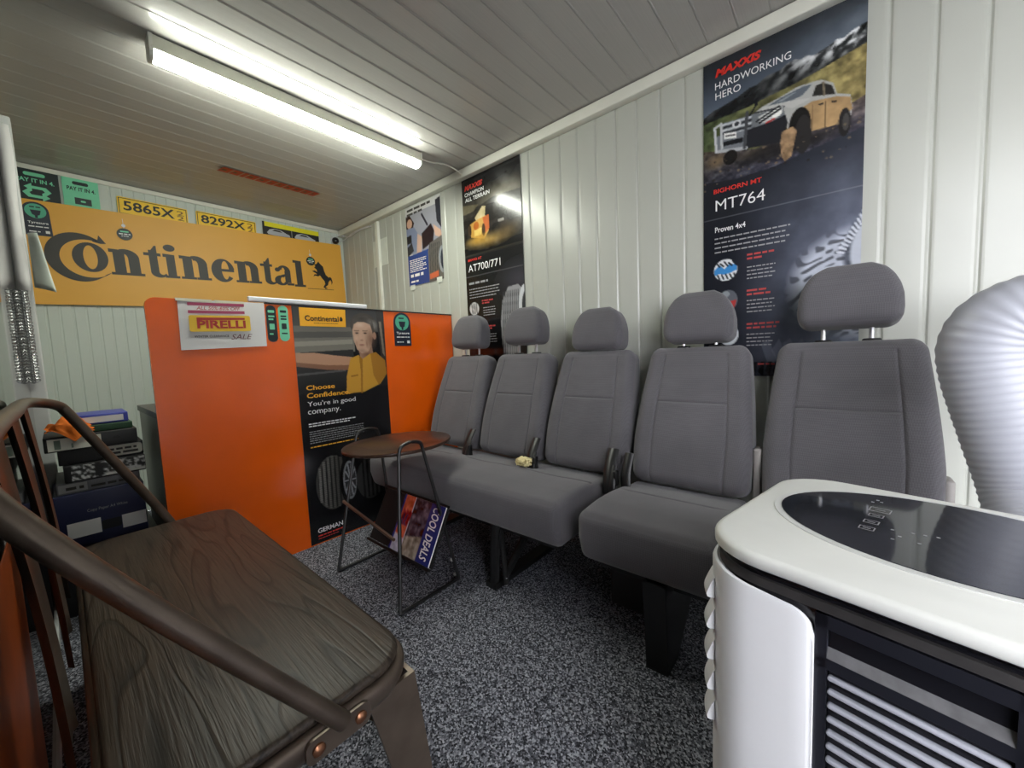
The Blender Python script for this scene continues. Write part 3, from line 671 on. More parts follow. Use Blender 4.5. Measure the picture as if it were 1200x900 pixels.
mb = MB(); pm.slab(mb, [(0, 0), (0.30, 0), (0.30, 0.25), (0, 0.25)], -0.002, 0.004); obj('pages', mb, M_paper, mg)
cv = Canvas(60, 50, (44, 50, 116), 0.83)
cv.poly([(0, 0), (0.3, 0), (0.3, 1), (0, 1)], (196, 196, 214)); cv.poly([(0.05, 0), (0.28, 0), (0.28, 0.75), (0.05, 0.7)], (206, 96, 66))
for k in range(5): cv.poly([(0.08+0.04*k, 0.25+0.1*(k % 2)), (0.15+0.04*k, 0.3), (0.15+0.03*k, 0.55), (0.08+0.03*k, 0.5)], ((150, 30, 40), (40, 40, 90))[k % 2])
cv.poly([(0, 0), (0.05, 0), (0.05, 1), (0, 1)], (60, 66, 140)); cv.poly([(0.3, 0), (0.68, 0), (0.68, 1), (0.3, 1)], (70, 60, 72)); cv.poly([(0.3, 0.7), (0.68, 0.6), (0.68, 1), (0.3, 1)], (150, 140, 124))
cv.noise((cv.u > 0.3)*(cv.u < 0.68), 14, 90, 5); cv.noise(cv.u < 0.3, 20, 45, 8)
cv.mesh('cover_picture', pm, 0, 0, 0.30, 0.25, M_print, mg, 0.0046)
pl2 = Plane(pm.at(0.29, 0.24, 0.0), -pm.uy, pm.ux)
mb = MB(); v, f = text_geo('COOL DEALS', 0.02, 0.2); mb.add([pm.at(0.225+0.05*b, 0.235-0.22*a, 0.0054) for a, b in v], f)
v, f = text_geo('WHEELS', 0.02, 0.2); mb.add([pm.at(0.165+0.025*b, 0.16-0.12*a, 0.0054) for a, b in v], f) if False else None
obj('cover_title', mb, M_inkwhite, mg)

# ================================================================== COUNTER
ct = thing('reception_counter', 'tall glossy orange reception counter across the back of the room', 'counter', (1.05, 2.4, 0))
mb = MB().prism(rrect(0.252, 0.0, 1.882, 1.292, 0.035, 6, (0, 0, 0, 1)), (0, 2.168, 0), (1, 0, 0), (0, 0, 1), (0, 1, 0), 0.022)
obj('front_panel', mb, M_orange, ct)
obj('edge_strip', MB().box((0.69, 2.164, 1.2925), (1.884, 2.192, 1.300)), M_black, ct)
obj('cabinet_body', MB().box((0.256, 2.1905, 0.0), (1.88, 2.76, 0.785)), M_greylam, ct)
obj('worktop', MB().box((0.252, 2.1905, 0.7855), (1.882, 2.79, 0.812)), M_darklam, ct)
cp = Plane((0, 2.168, 0), (1, 0, 0), (0, 0, 1))      # face of the orange panel; n points to the room (-Y)

ws_ = MB().rbox((0.925, 2.178, 1.313), (0.305, 0.012, 0.0125), 0.005, (1,1,1), 2)
tag(obj('plastic_strip', ws_, M_white, None, True), 'long white plastic strip lying along the counter top edge', 'strip')

# ---- tyre banner on the counter
pb = thing('tyre_banner', 'dark banner with a man in a yellow shirt on the orange counter front', 'poster', (1.07, 2.166, 0.003))
bu0, bw, bz1, bh = 0.808, 0.525, 1.2915, 1.285
mb = MB(); cp.slab(mb, [(bu0, bz1-bh), (bu0+bw, bz1-bh), (bu0+bw, bz1), (bu0, bz1)], 0.0006, 0.0022); obj('sheet', mb, M_inkblack, pb)
cv = Canvas(150, 366, (22, 22, 25), 2.45)
cv.grad(0.0, 0.10, (50, 50, 52), (78, 76, 72)); cv.grad(0.08, 0.19, (104, 101, 94), (128, 124, 114), 0, 0.62)
cv.poly([(0, 0.105), (0.6, 0.10), (0.6, 0.125), (0, 0.13)], (84, 82, 78)); cv.poly([(0, 0.145), (0.6, 0.135), (0.6, 0.155), (0, 0.165)], (150, 146, 134))
cv.poly([(0, 0.19), (0.6, 0.18), (0.6, 0.21), (0, 0.23)], (52, 52, 52))
cv.grad(0.24, 0.36, (58, 57, 56), (30, 30, 32)); cv.poly([(0, 0.275), (0.5, 0.268), (0.5, 0.276), (0, 0.284)], (88, 88, 88))
cv.poly([(0.9, 0.0), (1, 0.0), (1, 0.3), (0.93, 0.22)], (48, 44, 42)); cv.poly([(0.93, 0.05), (0.96, 0.05), (0.985, 0.22), (0.955, 0.2)], (128, 118, 104))
cv.ell(0.74, 0.07, 0.155, 0.055, (66, 60, 54)); cv.ell(0.86, 0.07, 0.06, 0.03, (140, 138, 134), 0.7, 0.6)                     # hair
cv.poly([(0.66, 0.17), (0.82, 0.15), (0.84, 0.215), (0.68, 0.235)], (158, 122, 100))                                          # neck
cv.poly([(0.605, 0.075), (0.63, 0.06), (0.70, 0.048), (0.79, 0.05), (0.835, 0.075), (0.845, 0.12), (0.82, 0.165), (0.77, 0.195), (0.70, 0.2), (0.645, 0.18), (0.61, 0.135)], (196, 160, 136))
cv.ell(0.82, 0.135, 0.085, 0.062, (120, 88, 72), 0.75, 0.9); cv.ell(0.865, 0.118, 0.022, 0.018, (160, 122, 102)); cv.ell(0.69, 0.07, 0.07, 0.016, (216, 186, 164), 0.7, 0.9); cv.ell(0.645, 0.13, 0.035, 0.018, (212, 174, 150), 0.7, 0.9)
cv.poly([(0.60, 0.078), (0.615, 0.045), (0.69, 0.028), (0.79, 0.028), (0.85, 0.05), (0.868, 0.10), (0.845, 0.105), (0.82, 0.066), (0.75, 0.056), (0.67, 0.056), (0.625, 0.068), (0.61, 0.09)], (74, 68, 63)); cv.ell(0.82, 0.055, 0.05, 0.02, (122, 118, 112), 0.6, 0.9); cv.ell(0.72, 0.04, 0.08, 0.014, (54, 49, 45), 0.7, 0.9)
for xx in (0.655, 0.752): cv.ell(xx, 0.106, 0.034, 0.009, (132, 98, 82), 0.8, 0.9); cv.ell(xx, 0.1065, 0.017, 0.0032, (58, 44, 40)); cv.line(xx-0.028, 0.0965, xx+0.028, 0.0955, 0.005, (104, 82, 68), 0.8)
cv.ell(0.695, 0.126, 0.022, 0.017, (206, 166, 142), 0.8, 0.8); cv.ell(0.708, 0.139, 0.026, 0.005, (134, 96, 80), 0.8, 0.9); cv.ell(0.705, 0.160, 0.042, 0.0042, (132, 84, 76), 0.9, 0.6); cv.ell(0.705, 0.168, 0.036, 0.005, (176, 136, 116), 0.7, 0.9); cv.ell(0.70, 0.187, 0.065, 0.014, (150, 120, 104), 0.6, 0.9)
cv.ell(0.645, 0.155, 0.014, 0.02, (160, 122, 102), 0.6, 0.9); cv.ell(0.765, 0.155, 0.014, 0.022, (136, 100, 82), 0.6, 0.9); cv.ell(0.76, 0.205, 0.075, 0.02, (112, 82, 66), 0.7, 0.9)
cv.poly([(0, 0.19), (0.2, 0.192), (0.4, 0.205), (0.60, 0.215), (0.56, 0.272), (0.4, 0.268), (0.2, 0.258), (0, 0.245)], (190, 146, 118)); cv.poly([(0, 0.228), (0.3, 0.245), (0.58, 0.25), (0.56, 0.272), (0.3, 0.265), (0, 0.245)], (140, 100, 78))
cv.poly([(0.56, 0.22), (0.66, 0.205), (0.70, 0.225), (0.80, 0.2), (0.87, 0.195), (0.98, 0.235), (0.99, 0.30), (0.90, 0.345), (0.70, 0.375), (0.49, 0.377), (0.505, 0.30)], (204, 152, 58))
cv.poly([(0.80, 0.2), (0.87, 0.195), (0.98, 0.235), (0.99, 0.30), (0.88, 0.35), (0.82, 0.30)], (168, 118, 44)); cv.poly([(0.66, 0.205), (0.70, 0.225), (0.69, 0.30), (0.675, 0.38), (0.655, 0.38), (0.67, 0.28)], (160, 112, 42)); cv.line(0.56, 0.30, 0.63, 0.297, 0.008, (150, 104, 40))
cv.ell(0.27, 0.755, 0.175, 0.118, (74, 72, 70)); cv.ell(0.285, 0.755, 0.165, 0.112, (38, 38, 38))                                 # tyre tread
for k in range(6):
    xx = 0.13+0.045*k; hh = 0.118*math.sqrt(max(0.05, 1-((xx-0.27)/0.185)**2)); cv.poly([(xx, 0.755-hh), (xx+0.028, 0.757-hh), (xx+0.022, 0.755+hh), (xx-0.004, 0.75+hh)], (128-10*k, 126-10*k, 122-10*k))
for j in range(26): cv.line(0.09, 0.645+0.0088*j, 0.36, 0.65+0.0088*j, 0.0035, (40, 40, 40), 0.5)
cv.ell(0.45, 0.765, 0.105, 0.112, (26, 26, 27)); cv.ell(0.455, 0.765, 0.075, 0.088, (130, 132, 136)); cv.ell(0.46, 0.765, 0.062, 0.076, (48, 48, 50))
for a in range(0, 360, 36): cv.line(0.46, 0.765, 0.46+0.06*math.cos(math.radians(a)), 0.765+0.072*math.sin(math.radians(a)), 0.008, (150, 152, 156))
cv.ell(0.70, 0.78, 0.17, 0.10, (54, 54, 54)); 
for k in range(5): cv.poly([(0.60+0.05*k, 0.69), (0.625+0.05*k, 0.69), (0.63+0.05*k, 0.87), (0.605+0.05*k, 0.87)], (30, 30, 31))
cv.mesh('picture', cp, bu0, bz1-bh, bu0+bw, bz1, M_print, pb, 0.0026)
def B(u, v): return (bu0+bw*u, bz1-bh*v)
mb = MB(); cp.poly(mb, [B(.065, .08), B(.535, .08), B(.54, .004), B(.066, .004)], 0.0032); obj('logo_patch', mb, M_inkyel, pb)
def tx(mb, pl, BB, s, u0, vb, u1, vt, **k): a = BB(u0, vb); b = BB(u1, vt); pl.text(mb, s, a[0], a[1], b[0], b[1], **k)
lines(pb, M_inkblack, cp, [('Continental', .115, .058, .46, .035, dict(bold=0.025))], 'logo_lettering', B, 0.0038)
mb = MB(); cp.poly(mb, [B(.47, .055), B(.50, .055), B(.505, .045), B(.49, .035), B(.475, .04)], 0.0038); obj('logo_horse', mb, M_inkblack, pb)
mb = MB(); cp.dashes(mb, B(.2, .066)[0], B(.2, .068)[1], B(.45, 0)[0], 0.003, 0.0038); stuff(obj('logo_small_print', mb, M_inkblack, pb))
lines(pb, M_inkyel, cp, [('Choose', .075, .345, .365, .325, dict(bold=0.02)), ('Confidence.', .075, .378, .53, .357, dict(bold=0.02))], 'headline', B, 0.0034)
mb = MB(); cp.dashes(mb, B(.07, .588)[0], B(0, .588)[1], B(.6, 0)[0], 0.006, 0.0034); stuff(obj('yellow_small_print', mb, M_inkyel, pb))
lines(pb, M_inkwhite, cp, [("You're in good", .075, .418, .585, .392), ('company.', .072, .453, .41, .43), ('GERMAN', .075, .957, .34, .937, dict(bold=0.02))], 'subline', B, 0.0034)
mb = MB(); cp.dashes(mb, B(.07, .489)[0], B(0, .489)[1], B(.58, 0)[0], 0.006, 0.0034); cp.dashes(mb, B(.07, .499)[0], B(0, .499)[1], B(.50, 0)[0], 0.006, 0.0034)
stuff(obj('white_small_print', mb, M_inkwhite, pb)); mb = MB()
for k in range(6): cp.dashes(mb, B(.07, 0)[0], B(0, .522+.0095*k)[1], B(.66-.05*(k == 5), 0)[0], 0.0045, 0.0034)
stuff(obj('small_print', mb, M_inkgrey, pb))
mb = MB(); cp.dashes(mb, B(.075, 0)[0], B(0, .972)[1], B(.37, 0)[0], 0.007, 0.0034); cp.dashes(mb, B(.075, 0)[0], B(0, .983)[1], B(.3, 0)[0], 0.004, 0.0034); stuff(obj('footer_print', mb, M_inkred, pb))

# ---- sale sheet taped to the counter
sp = thing('sale_sheet', 'white clearance sale paper taped to the top of the orange counter', 'paper sign', (0.52, 2.16, 1.07))
mb = MB(); nx, nz = 12, 8
for j in range(nz+1):
    for i in range(nx+1):
        u, v = i/nx, j/nz; x = 0.352+0.328*u+0.004*v; z = 1.072+0.014*u+(0.218-0.008*u)*v; mb.v.append((x, 2.1668-0.003*(1-v)-0.0006*math.sin(5*u+3*v), z))
mb.f = [(j*(nx+1)+i, j*(nx+1)+i+1, (j+1)*(nx+1)+i+1, (j+1)*(nx+1)+i) for j in range(nz) for i in range(nx)]
sheet_o = obj('paper', mb, M_paper, sp); mdf = sheet_o.modifiers.new('thick', 'SOLIDIFY'); mdf.thickness = 0.0006; mdf.offset = 0
ps = Plane((0.352, 2.1595, 1.072), (1, 0, 0.03), (-0.0, -0.004, 1))
M_dkred = mat('dark_red_ink', (180, 52, 50), 0.6)
for y in (0.192, 0.158):
    mb = MB(); ps.poly(mb, [(0.035, y), (0.245, y), (0.245, y+0.013), (0.035, y+0.013)], 0.0006); obj('magenta_bar', mb, mat('magenta_ink', (176, 72, 104), 0.6), sp)
mb = MB(); ps.poly(mb, rrect(0.035, 0.078, 0.265, 0.150, 0.008), 0.0006); obj('yellow_label', mb, mat('label_yellow', (240, 196, 60), 0.6), sp)
lines(sp, M_dkred, ps, [('PIRELLI', 0.062, 0.092, 0.245, 0.128, dict(bold=0.035)), ('ALL 50%-60% OFF', 0.065, 0.174, 0.228, 0.189, dict(bold=0.01, shear=0.2))], 'red_lettering', e=0.0012)
mb = MB(); ps.poly(mb, [(0.066, 0.128), (0.243, 0.131), (0.243, 0.140), (0.062, 0.140), (0.062, 0.12), (0.07, 0.12)], 0.0013); obj('long_letter_top', mb, M_dkred, sp)
mb = MB(); ps.text(mb, 'WINTER CLEARANCE', 0.048, 0.052, 0.175, 0.062, 0.001, 0.02); obj('black_lettering', mb, M_ink, sp)
mb = MB(); ps.text(mb, 'SALE', 0.183, 0.040, 0.268, 0.064, 0.001, -0.004, 0.35); obj('sale_lettering', mb, mat('maroon_ink', (110, 56, 62), 0.6), sp)
for q0, q1 in ((0.35, 0.475), (0.487, 0.60)):
    mb = MB(); mb.prism([(2.18, 1.2952), (2.1635, 1.2952), (2.1635, 1.283), (2.1645, 1.283), (2.1645, 1.2942), (2.18, 1.2942)], (q0, 0, 0), (0, 1, 0), (0, 0, 1), (1, 0, 0), q1-q0); obj('tape', mb, mat('clear_tape', (226, 222, 200), 0.3), sp)

def pill(name, label, x0, x1, z0, z1, body, ink):
    t = thing(name, label, 'sticker', ((x0+x1)/2, 2.166, z0)); w = x1-x0
    mb = MB(); cp.slab(mb, rrect(x0, z0, x1, z1, w/2*0.98, 8), 0.0005, 0.0016); obj('sticker_body', mb, body, t)
    mb = MB(); c = (x0+x1)/2; h = z1-z0
    cp.poly(mb, rrect(c-w*.32, z0+h*.80, c+w*.32, z0+h*.87, 0.003, 3), 0.002)
    for k in range(2): cp.dashes(mb, c-w*.3, z0+h*(.68-.08*k), c+w*.3, 0.008, 0.002)
    cp.poly(mb, rrect(c-w*.25, z0+h*.34, c+w*.25, z0+h*.50, 0.003, 3), 0.002); cp.dashes(mb, c-w*.3, z0+h*.2, c+w*.3, 0.007, 0.002)
    stuff(obj('sticker_print', mb, ink, t))
M_mint = mat('mint_green', (126, 218, 176), 0.5); M_deep = mat('deep_green_black', (24, 38, 40), 0.45)
pill('payment_sticker', 'dark rounded payment sticker right of the white sale sheet', 0.689, 0.734, 1.106, 1.287, M_deep, M_mint)
pill('payment_sticker', 'mint green rounded payment sticker beside the dark banner', 0.744, 0.789, 1.110, 1.289, M_mint, M_deep)

def arch_sticker(label, pl, x0, y0, x1, y1, loc):
    t = thing('tyre_sticker', label, 'sticker', loc); w, h = x1-x0, y1-y0; c = (x0+x1)/2
    mb = MB(); pl.slab(mb, [(x0, y0), (x1, y0)]+[(c+w/2*math.cos(math.radians(a)), y1-w/2+w/2*math.sin(math.radians(a))) for a in range(0, 181, 15)], 0.0005, 0.0016); obj('sticker_body', mb, mat('navy_vinyl', (28, 36, 54), 0.4), t)
    mb = MB(); pl.poly(mb, ell(c, y1-w*.5, w*.40, w*.40, 28), 0.002); obj('green_disc', mb, mat('teal_green', (88, 182, 150), 0.5), t)
    mb = MB(); r = w*.2; pl.poly(mb, [(c-r, y1-w*.45), (c-r*.7, y1-w*.7), (c-r*.25, y1-w*.75), (c-r*.25, y1-w*.88), (c+r*.25, y1-w*.88), (c+r*.25, y1-w*.75), (c+r*.7, y1-w*.7), (c+r, y1-w*.45)], 0.0024); pl.dashes(mb, c-r, y1-w*.32, c+r, w*.07, 0.0024); obj('emblem', mb, mat('navy_ink', (28, 36, 54), 0.5), t)
    mb = MB(); pl.text(mb, 'Tyresure', x0+w*.14, y0+h*.33, x1-w*.1, y0+h*.42, 0.0022, 0.02); pl.dashes(mb, x0+w*.14, y0+h*.25, x1-w*.1, h*.03, 0.0022); pl.dashes(mb, x0+w*.14, y0+h*.1, x1-w*.45, h*.03, 0.0022); pl.poly(mb, [(x1-w*.26, y0+h*.08), (x1-w*.1, y0+h*.08), (x1-w*.1, y0+h*.16), (x1-w*.26, y0+h*.16)], 0.0022); obj('sticker_print', mb, M_inkwhite, t)
arch_sticker('navy arch-shaped tyre sticker at the right end of the orange counter', cp, 1.402, 1.078, 1.527, 1.290, (1.46, 2.166, 1.078))

# ================================================================== BIG SIGN ON THE BACK WALL
sa = math.radians(2.2); YS = 3.675
sg = thing('company_sign', 'large orange company sign board with dark serif lettering on the back wall', 'sign', (0.9, YS, 1.41))
psn = Plane((-0.08, YS, 1.41), (math.cos(sa), 0, math.sin(sa)), (-math.sin(sa), 0, math.cos(sa)))
mb = MB(); psn.slab(mb, [(-0.03, 0.0), (1.955, 0.0), (1.955, 0.612), (-0.03, 0.612)], -0.018, 0.0); obj('board', mb, M_signorange, sg)
psn2 = Plane(psn.O, psn.ux, (psn.uy+psn.ux*0.10))
psn2.n = psn.n
EL = 0.0010
def letter(polys):
    mb = MB()
    for i, p in enumerate(polys): mb.prism(p, psn.at(0, 0, 0.0003), psn.ux, psn.uy, psn.n, 0.0012+0.00006*(i % 40))
    obj('letter', mb, M_ink, sg)
def R(x0, y0, x1, y1): return [(x0, y0), (x1, y0), (x1, y1), (x0, y1)]
def ring(cx, cy, rx, ry, cx2, cy2, rx2, ry2, a0, a1, n=26):
    o = [(cx+rx*math.cos(math.radians(a0+(a1-a0)*k/n)), cy+ry*math.sin(math.radians(a0+(a1-a0)*k/n))) for k in range(n+1)]
    i = [(cx2+rx2*math.cos(math.radians(a0+(a1-a0)*k/n)), cy2+ry2*math.sin(math.radians(a0+(a1-a0)*k/n))) for k in range(n+1)]
    return [[o[k], o[k+1], i[k+1], i[k]] for k in range(n)]
BL = 0.203; XT = 0.366
letter(ring(0.243, 0.297, 0.143, 0.150, 0.285, 0.292, 0.125, 0.118, 62, 318, 40)+[[(0.305, 0.432), (0.335, 0.415), (0.342, 0.446), (0.372, 0.396), (0.345, 0.393), (0.312, 0.402)]])
letter(ring(0.291, 0.302, 0.079, 0.092, 0.291, 0.302, 0.031, 0.074, 0, 360, 40))
def n_(x, w):
    st = 0.055
    return [R(x, BL, x+0.088, BL+0.016), R(x+0.018, BL, x+0.018+st, XT), [(x, XT-0.018), (x+0.03, XT-0.018), (x+0.018+st, XT), (x, XT+0.004)],
            R(x+w-0.088, BL, x+w, BL+0.016), R(x+w-0.018-st, BL, x+w-0.018, XT-0.05)] + ring(x+w-0.018-st-0.012, XT-0.05, st+0.012, 0.058, x+w-0.018-st-0.016, XT-0.055, 0.016, 0.030, 0, 115, 14)
letter(n_(0.376, 0.162))
def t_(x, w): return [R(x+w*.28, BL+0.03, x+w*.28+0.044, XT+0.02), [(x+w*.28, XT), (x+w*.28+0.044, XT), (x+w*.28+0.044, XT+0.052), (x+w*.28+0.034, XT+0.052)], R(x, XT-0.018, x+w*.95, XT+0.002)] + ring(x+w*.28+0.046, BL+0.034, 0.046, 0.036, x+w*.28+0.062, BL+0.04, 0.018, 0.022, 180, 330, 12)
letter(t_(0.545, 0.094))
def i_(x): return [R(x, BL, x+0.080, BL+0.016), R(x+0.016, BL, x+0.064, XT), [(x, XT-0.018), (x+0.03, XT-0.018), (x+0.064, XT), (x, XT+0.004)]]
letter(i_(0.645)+[ell(0.685, 0.412, 0.032, 0.024, 20)])
letter(n_(0.734, 0.178))
def e_(cx, rx): return ring(cx, 0.285, rx, 0.088, cx+0.012, 0.287, rx-0.052, 0.070, -38-0, -320+0, 1) if False else ring(cx, 0.285, rx, 0.088, cx+0.014, 0.288, rx-0.050, 0.070, 8, 322, 32)+[R(cx-rx+0.03, 0.278, cx+rx-0.004, 0.297)]
letter(e_(0.992, 0.074))
letter(n_(1.072, 0.178))
letter(t_(1.252, 0.094))
letter(ring(1.405, 0.242, 0.055, 0.042, 1.412, 0.243, 0.016, 0.026, 60, 330, 20)+[R(1.432, BL+0.02, 1.478, 0.32), R(1.445, BL, 1.500, BL+0.018), [(1.41, 0.272), (1.45, 0.285), (1.45, 0.302), (1.40, 0.285)]]+ring(1.426, 0.318, 0.052, 0.05, 1.422, 0.318, 0.014, 0.032, 0, 160, 14)+[ell(1.378, 0.33, 0.020, 0.017, 14)])
letter([R(1.505, BL-0.006, 1.598, BL+0.012), R(1.526, BL, 1.576, 0.42), [(1.508, 0.402), (1.53, 0.402), (1.576, 0.42), (1.508, 0.424)]])
horse = [(1.665, 0.345), (1.690, 0.352), (1.712, 0.338), (1.706, 0.362), (1.688, 0.378), (1.700, 0.392), (1.690, 0.405), (1.712, 0.412), (1.730, 0.436), (1.742, 0.418), (1.768, 0.392), (1.775, 0.352), (1.786, 0.318), (1.812, 0.296), (1.822, 0.305), (1.836, 0.292), (1.842, 0.258), (1.830, 0.232), (1.832, 0.262), (1.822, 0.276), (1.806, 0.258), (1.796, 0.228), (1.770, 0.208), (1.792, 0.196), (1.770, 0.192), (1.752, 0.208), (1.772, 0.236), (1.768, 0.262), (1.748, 0.286), (1.732, 0.312), (1.716, 0.300), (1.690, 0.306), (1.672, 0.296), (1.684, 0.318), (1.708, 0.318), (1.694, 0.330)]
mb = MB(); mb.prism(horse, psn.at(0, 0, 0.0003), psn.ux, psn.uy, psn.n, 0.0016); mb.prism(R(1.612, 0.184, 1.846, 0.188), psn.at(0, 0, 0.0003), psn.ux, psn.uy, psn.n, 0.0014); obj('horse_emblem', mb, M_inkblack, sg)
arch_sticker('navy arch-shaped tyre sticker on the left end of the orange sign', psn, 0.045, 0.405, 0.150, 0.600, (0.02, YS-0.002, 1.82))
def hang_tag(x, y, label):
    p = psn.at(x, y, 0.004); t = thing('hanging_tag', label, 'tag', p)
    mb = MB(); mb.prism(ell(0, 0, 0.038, 0.038, 28), psn.at(x, y, 0.003), psn.ux, psn.uy, psn.n, 0.003); obj('disc', mb, M_deep, t)
    mb = MB(); pl = Plane(psn.at(x, y, 0.006), psn.ux, psn.uy); pl.dashes(mb, -0.02, 0.012, 0.02, 0.009, 0.0004); obj('green_print', mb, M_mint, t)
    mb = MB(); pl.dashes(mb, -0.028, -0.003, 0.028, 0.007, 0.0004); pl.dashes(mb, -0.018, -0.015, 0.018, 0.004, 0.0004); obj('white_print', mb, M_inkwhite, t)
    obj('cord', MB().tube([psn.at(x, y+0.036, 0.005), psn.at(x, y+0.10, 0.004)], 0.0012, 6), M_inkwhite, t); obj('suction_hook', MB().prism(ell(0, 0, 0.010, 0.010, 12), psn.at(x, y+0.055, 0.004), psn.ux, psn.uy, psn.n, 0.005), M_white, t)
hang_tag(0.468, 0.472, 'round black payment tag hanging above the large letter C')
hang_tag(1.662, 0.430, 'round black payment tag hanging beside the horse emblem')

# number plates and small signs above the big sign
pw = Plane((0, YB-0.006, 0), (1, 0, 0), (0, 0, 1))
def plate(s, small, x0, z0, w, h, label):
    t = thing('number_plate', label, 'number plate', (x0+w/2, YB-0.01, z0), 'yellow number plates above the company sign'); pl = Plane((x0, YB-0.010, z0), (1, 0, 0), (0, 0, 1))
    o = rrect(0, 0, w, h, 0.008, 4); mb = MB(); pl.slab(mb, o, 0, 0.003); obj('plate_body', mb, mat('plate_yellow', (248, 204, 40), 0.4), t)
    mb = MB(); e = 0.006
    for p in (R(e, e, w-e, e+0.004), R(e, h-e-0.004, w-e, h-e), R(e, e, e+0.004, h-e), R(w-e-0.004, e, w-e, h-e)): pl.slab(mb, p, 0.0031, 0.0036)
    pl.text(mb, s, 0.028, 0.03, w-0.075, h-0.022, 0.0036, 0.02); obj('characters', mb, M_inkblack, t)
    mb = MB(); pl.text(mb, small[0], w-0.062, h*0.52, w-0.022, h*0.52+0.032, 0.0036, 0.01); pl.text(mb, small[1], w-0.062, h*0.22, w-0.022, h*0.22+0.032, 0.0036, 0.01); obj('small_characters', mb, mat('brown_ink', (120, 84, 30), 0.5), t)
plate('5865X', '22', 0.352, 2.035, 0.366, 0.115, 'yellow number plate reading 5865X above the sign')
plate('8292X', '22', 0.768, 2.045, 0.388, 0.112, 'yellow number plate reading 8292X above the sign')
t = thing('car_plate_sign', 'black plate with yellow top band and two silver cars above the sign', 'sign', (1.43, YB-0.01, 2.065)); pl = Plane((1.205, YB-0.010, 2.06), (1, 0, 0), (0, 0, 1))
mb = MB(); pl.slab(mb, R(0, 0, 0.455, 0.122), 0, 0.003); obj('plate_body', mb, M_inkblack, t)
mb = MB(); pl.slab(mb, R(0.015, 0.084, 0.455, 0.122), 0.003, 0.0036); obj('yellow_band', mb, mat('acid_yellow', (236, 226, 40), 0.4), t)
for k in range(2):
    ox = 0.03+0.215*k; mb = MB()
    pl.slab(mb, [(ox, 0.035), (ox+0.02, 0.062), (ox+0.06, 0.075), (ox+0.11, 0.07), (ox+0.15, 0.05), (ox+0.175, 0.042), (ox+0.18, 0.025), (ox+0.06, 0.02), (ox+0.01, 0.022)], 0.0031, 0.0038); obj('silver_car', mb, mat('silver_ink', (178, 182, 190), 0.4), t)
    mb = MB(); pl.slab(mb, [(ox+0.04, 0.055), (ox+0.06, 0.069), (ox+0.10, 0.065), (ox+0.12, 0.052)], 0.0039, 0.0042); obj('car_glass', mb, M_ink, t)
obj('divider', MB().box((1.205+0.222, YB-0.0145, 2.062), (1.205+0.226, YB-0.0131, 2.144)), M_inkgrey, t)

def pay_poster(label, x0, x1, z0, z1, body, ink, kind):
    t = thing('payment_poster', label, 'poster', ((x0+x1)/2, YB-0.008, z0)); pl = Plane((x0, YB-0.008, z0), (1, 0, 0), (0, 0, 1)); w, h = x1-x0, z1-z0
    mb = MB(); pl.slab(mb, R(0, 0, w, h), 0, 0.0012); obj('sheet', mb, body, t)
    mb = MB(); pl.poly(mb, rrect(w*.28, h*.80, w*.72, h*.91, h*.05, 4), 0.0016); obj('logo_pill', mb, ink, t)
    lines(t, ink, pl, [('PAY IT IN 4.', w*.12, h*.60, w*.9, h*.73, dict(bold=0.03))], e=0.0016)
    mb = MB()
    if kind:
        cx, cy = w*.52, h*.31; a = [(-.30, -.03), (-.19, -.20), (.10, -.20), (.10, -.30), (.26, -.14), (.10, .01), (.10, -.09), (-.12, -.09), (-.16, -.01), (-.10, .05), (-.17, .14)]
        pl.poly(mb, [(cx+px*w, cy+py*h*.8-0.004) for px, py in a], 0.0016); obj('arrow', mb, ink, t); mb = MB()
        pl.poly(mb, [(cx-px*w, cy-py*h*.8+0.004) for px, py in a], 0.0018)
    else: pl.poly(mb, R(w*.3, h*.16, w*.76, h*.38), 0.0016)
    obj('arrow' if kind else 'card_picture', mb, ink, t)
    if not kind:
        mb = MB(); pl.poly(mb, rrect(w*.46, h*.24, w*.60, h*.30, h*.02, 3), 0.002); obj('poster_mark', mb, body, t)
pay_poster('black payment poster with green looping arrows in the left back corner', -0.085, 0.104, 2.02, 2.205, M_deep, M_mint, True)
pay_poster('mint green payment poster above the sign beside the black one', 0.116, 0.272, 2.02, 2.205, M_mint, M_deep, False)

# ================================================================== WALL POSTERS (right wall)
def wall_plane(yl, zt): return Plane((XR-0.003, yl, zt), (0, -1, 0), (0, 0, 1))
# --- off-road tyre poster
pw1 = wall_plane(0.475, 2.19); W1, H1 = 0.516, 1.325
t = thing('off_road_poster', 'tall poster of a silver pickup truck in mud above the double seat', 'poster', (XR-0.004, 0.217, 0.865))
mb = MB(); pw1.slab(mb, R(0, -H1, W1, 0), 0, 0.0025); obj('sheet', mb, M_inkblack, t)
cv = Canvas(140, 350, (30, 33, 40), H1/W1)
U, Vv = cv.u, cv.v
def sky(u, v):
    tt = np.clip(v/0.17, 0, 1); q = np.clip((u-0.25)*1.1, 0, 1)*np.clip(1.2-np.abs(v-0.10)*8, 0, 1); n = fbm(u, v*2.5, 6, 3)
    return np.stack([24+70*tt+90*q*n, 27+78*tt+95*q*n, 32+88*tt+98*q*n], -1)
cv.poly([(0, 0), (1, 0), (1, 0.2), (0, 0.2)], sky)
ridge = [(0.0, 0.172), (0.08, 0.158), (0.128, 0.156), (0.249, 0.145), (0.33, 0.132), (0.376, 0.133), (0.44, 0.119), (0.521, 0.119), (0.57, 0.108), (0.611, 0.106), (0.65, 0.113), (0.677, 0.109), (0.72, 0.116), (0.763, 0.112), (0.80, 0.108), (0.844, 0.1), (0.88, 0.104), (0.923, 0.094), (1.0, 0.088)]
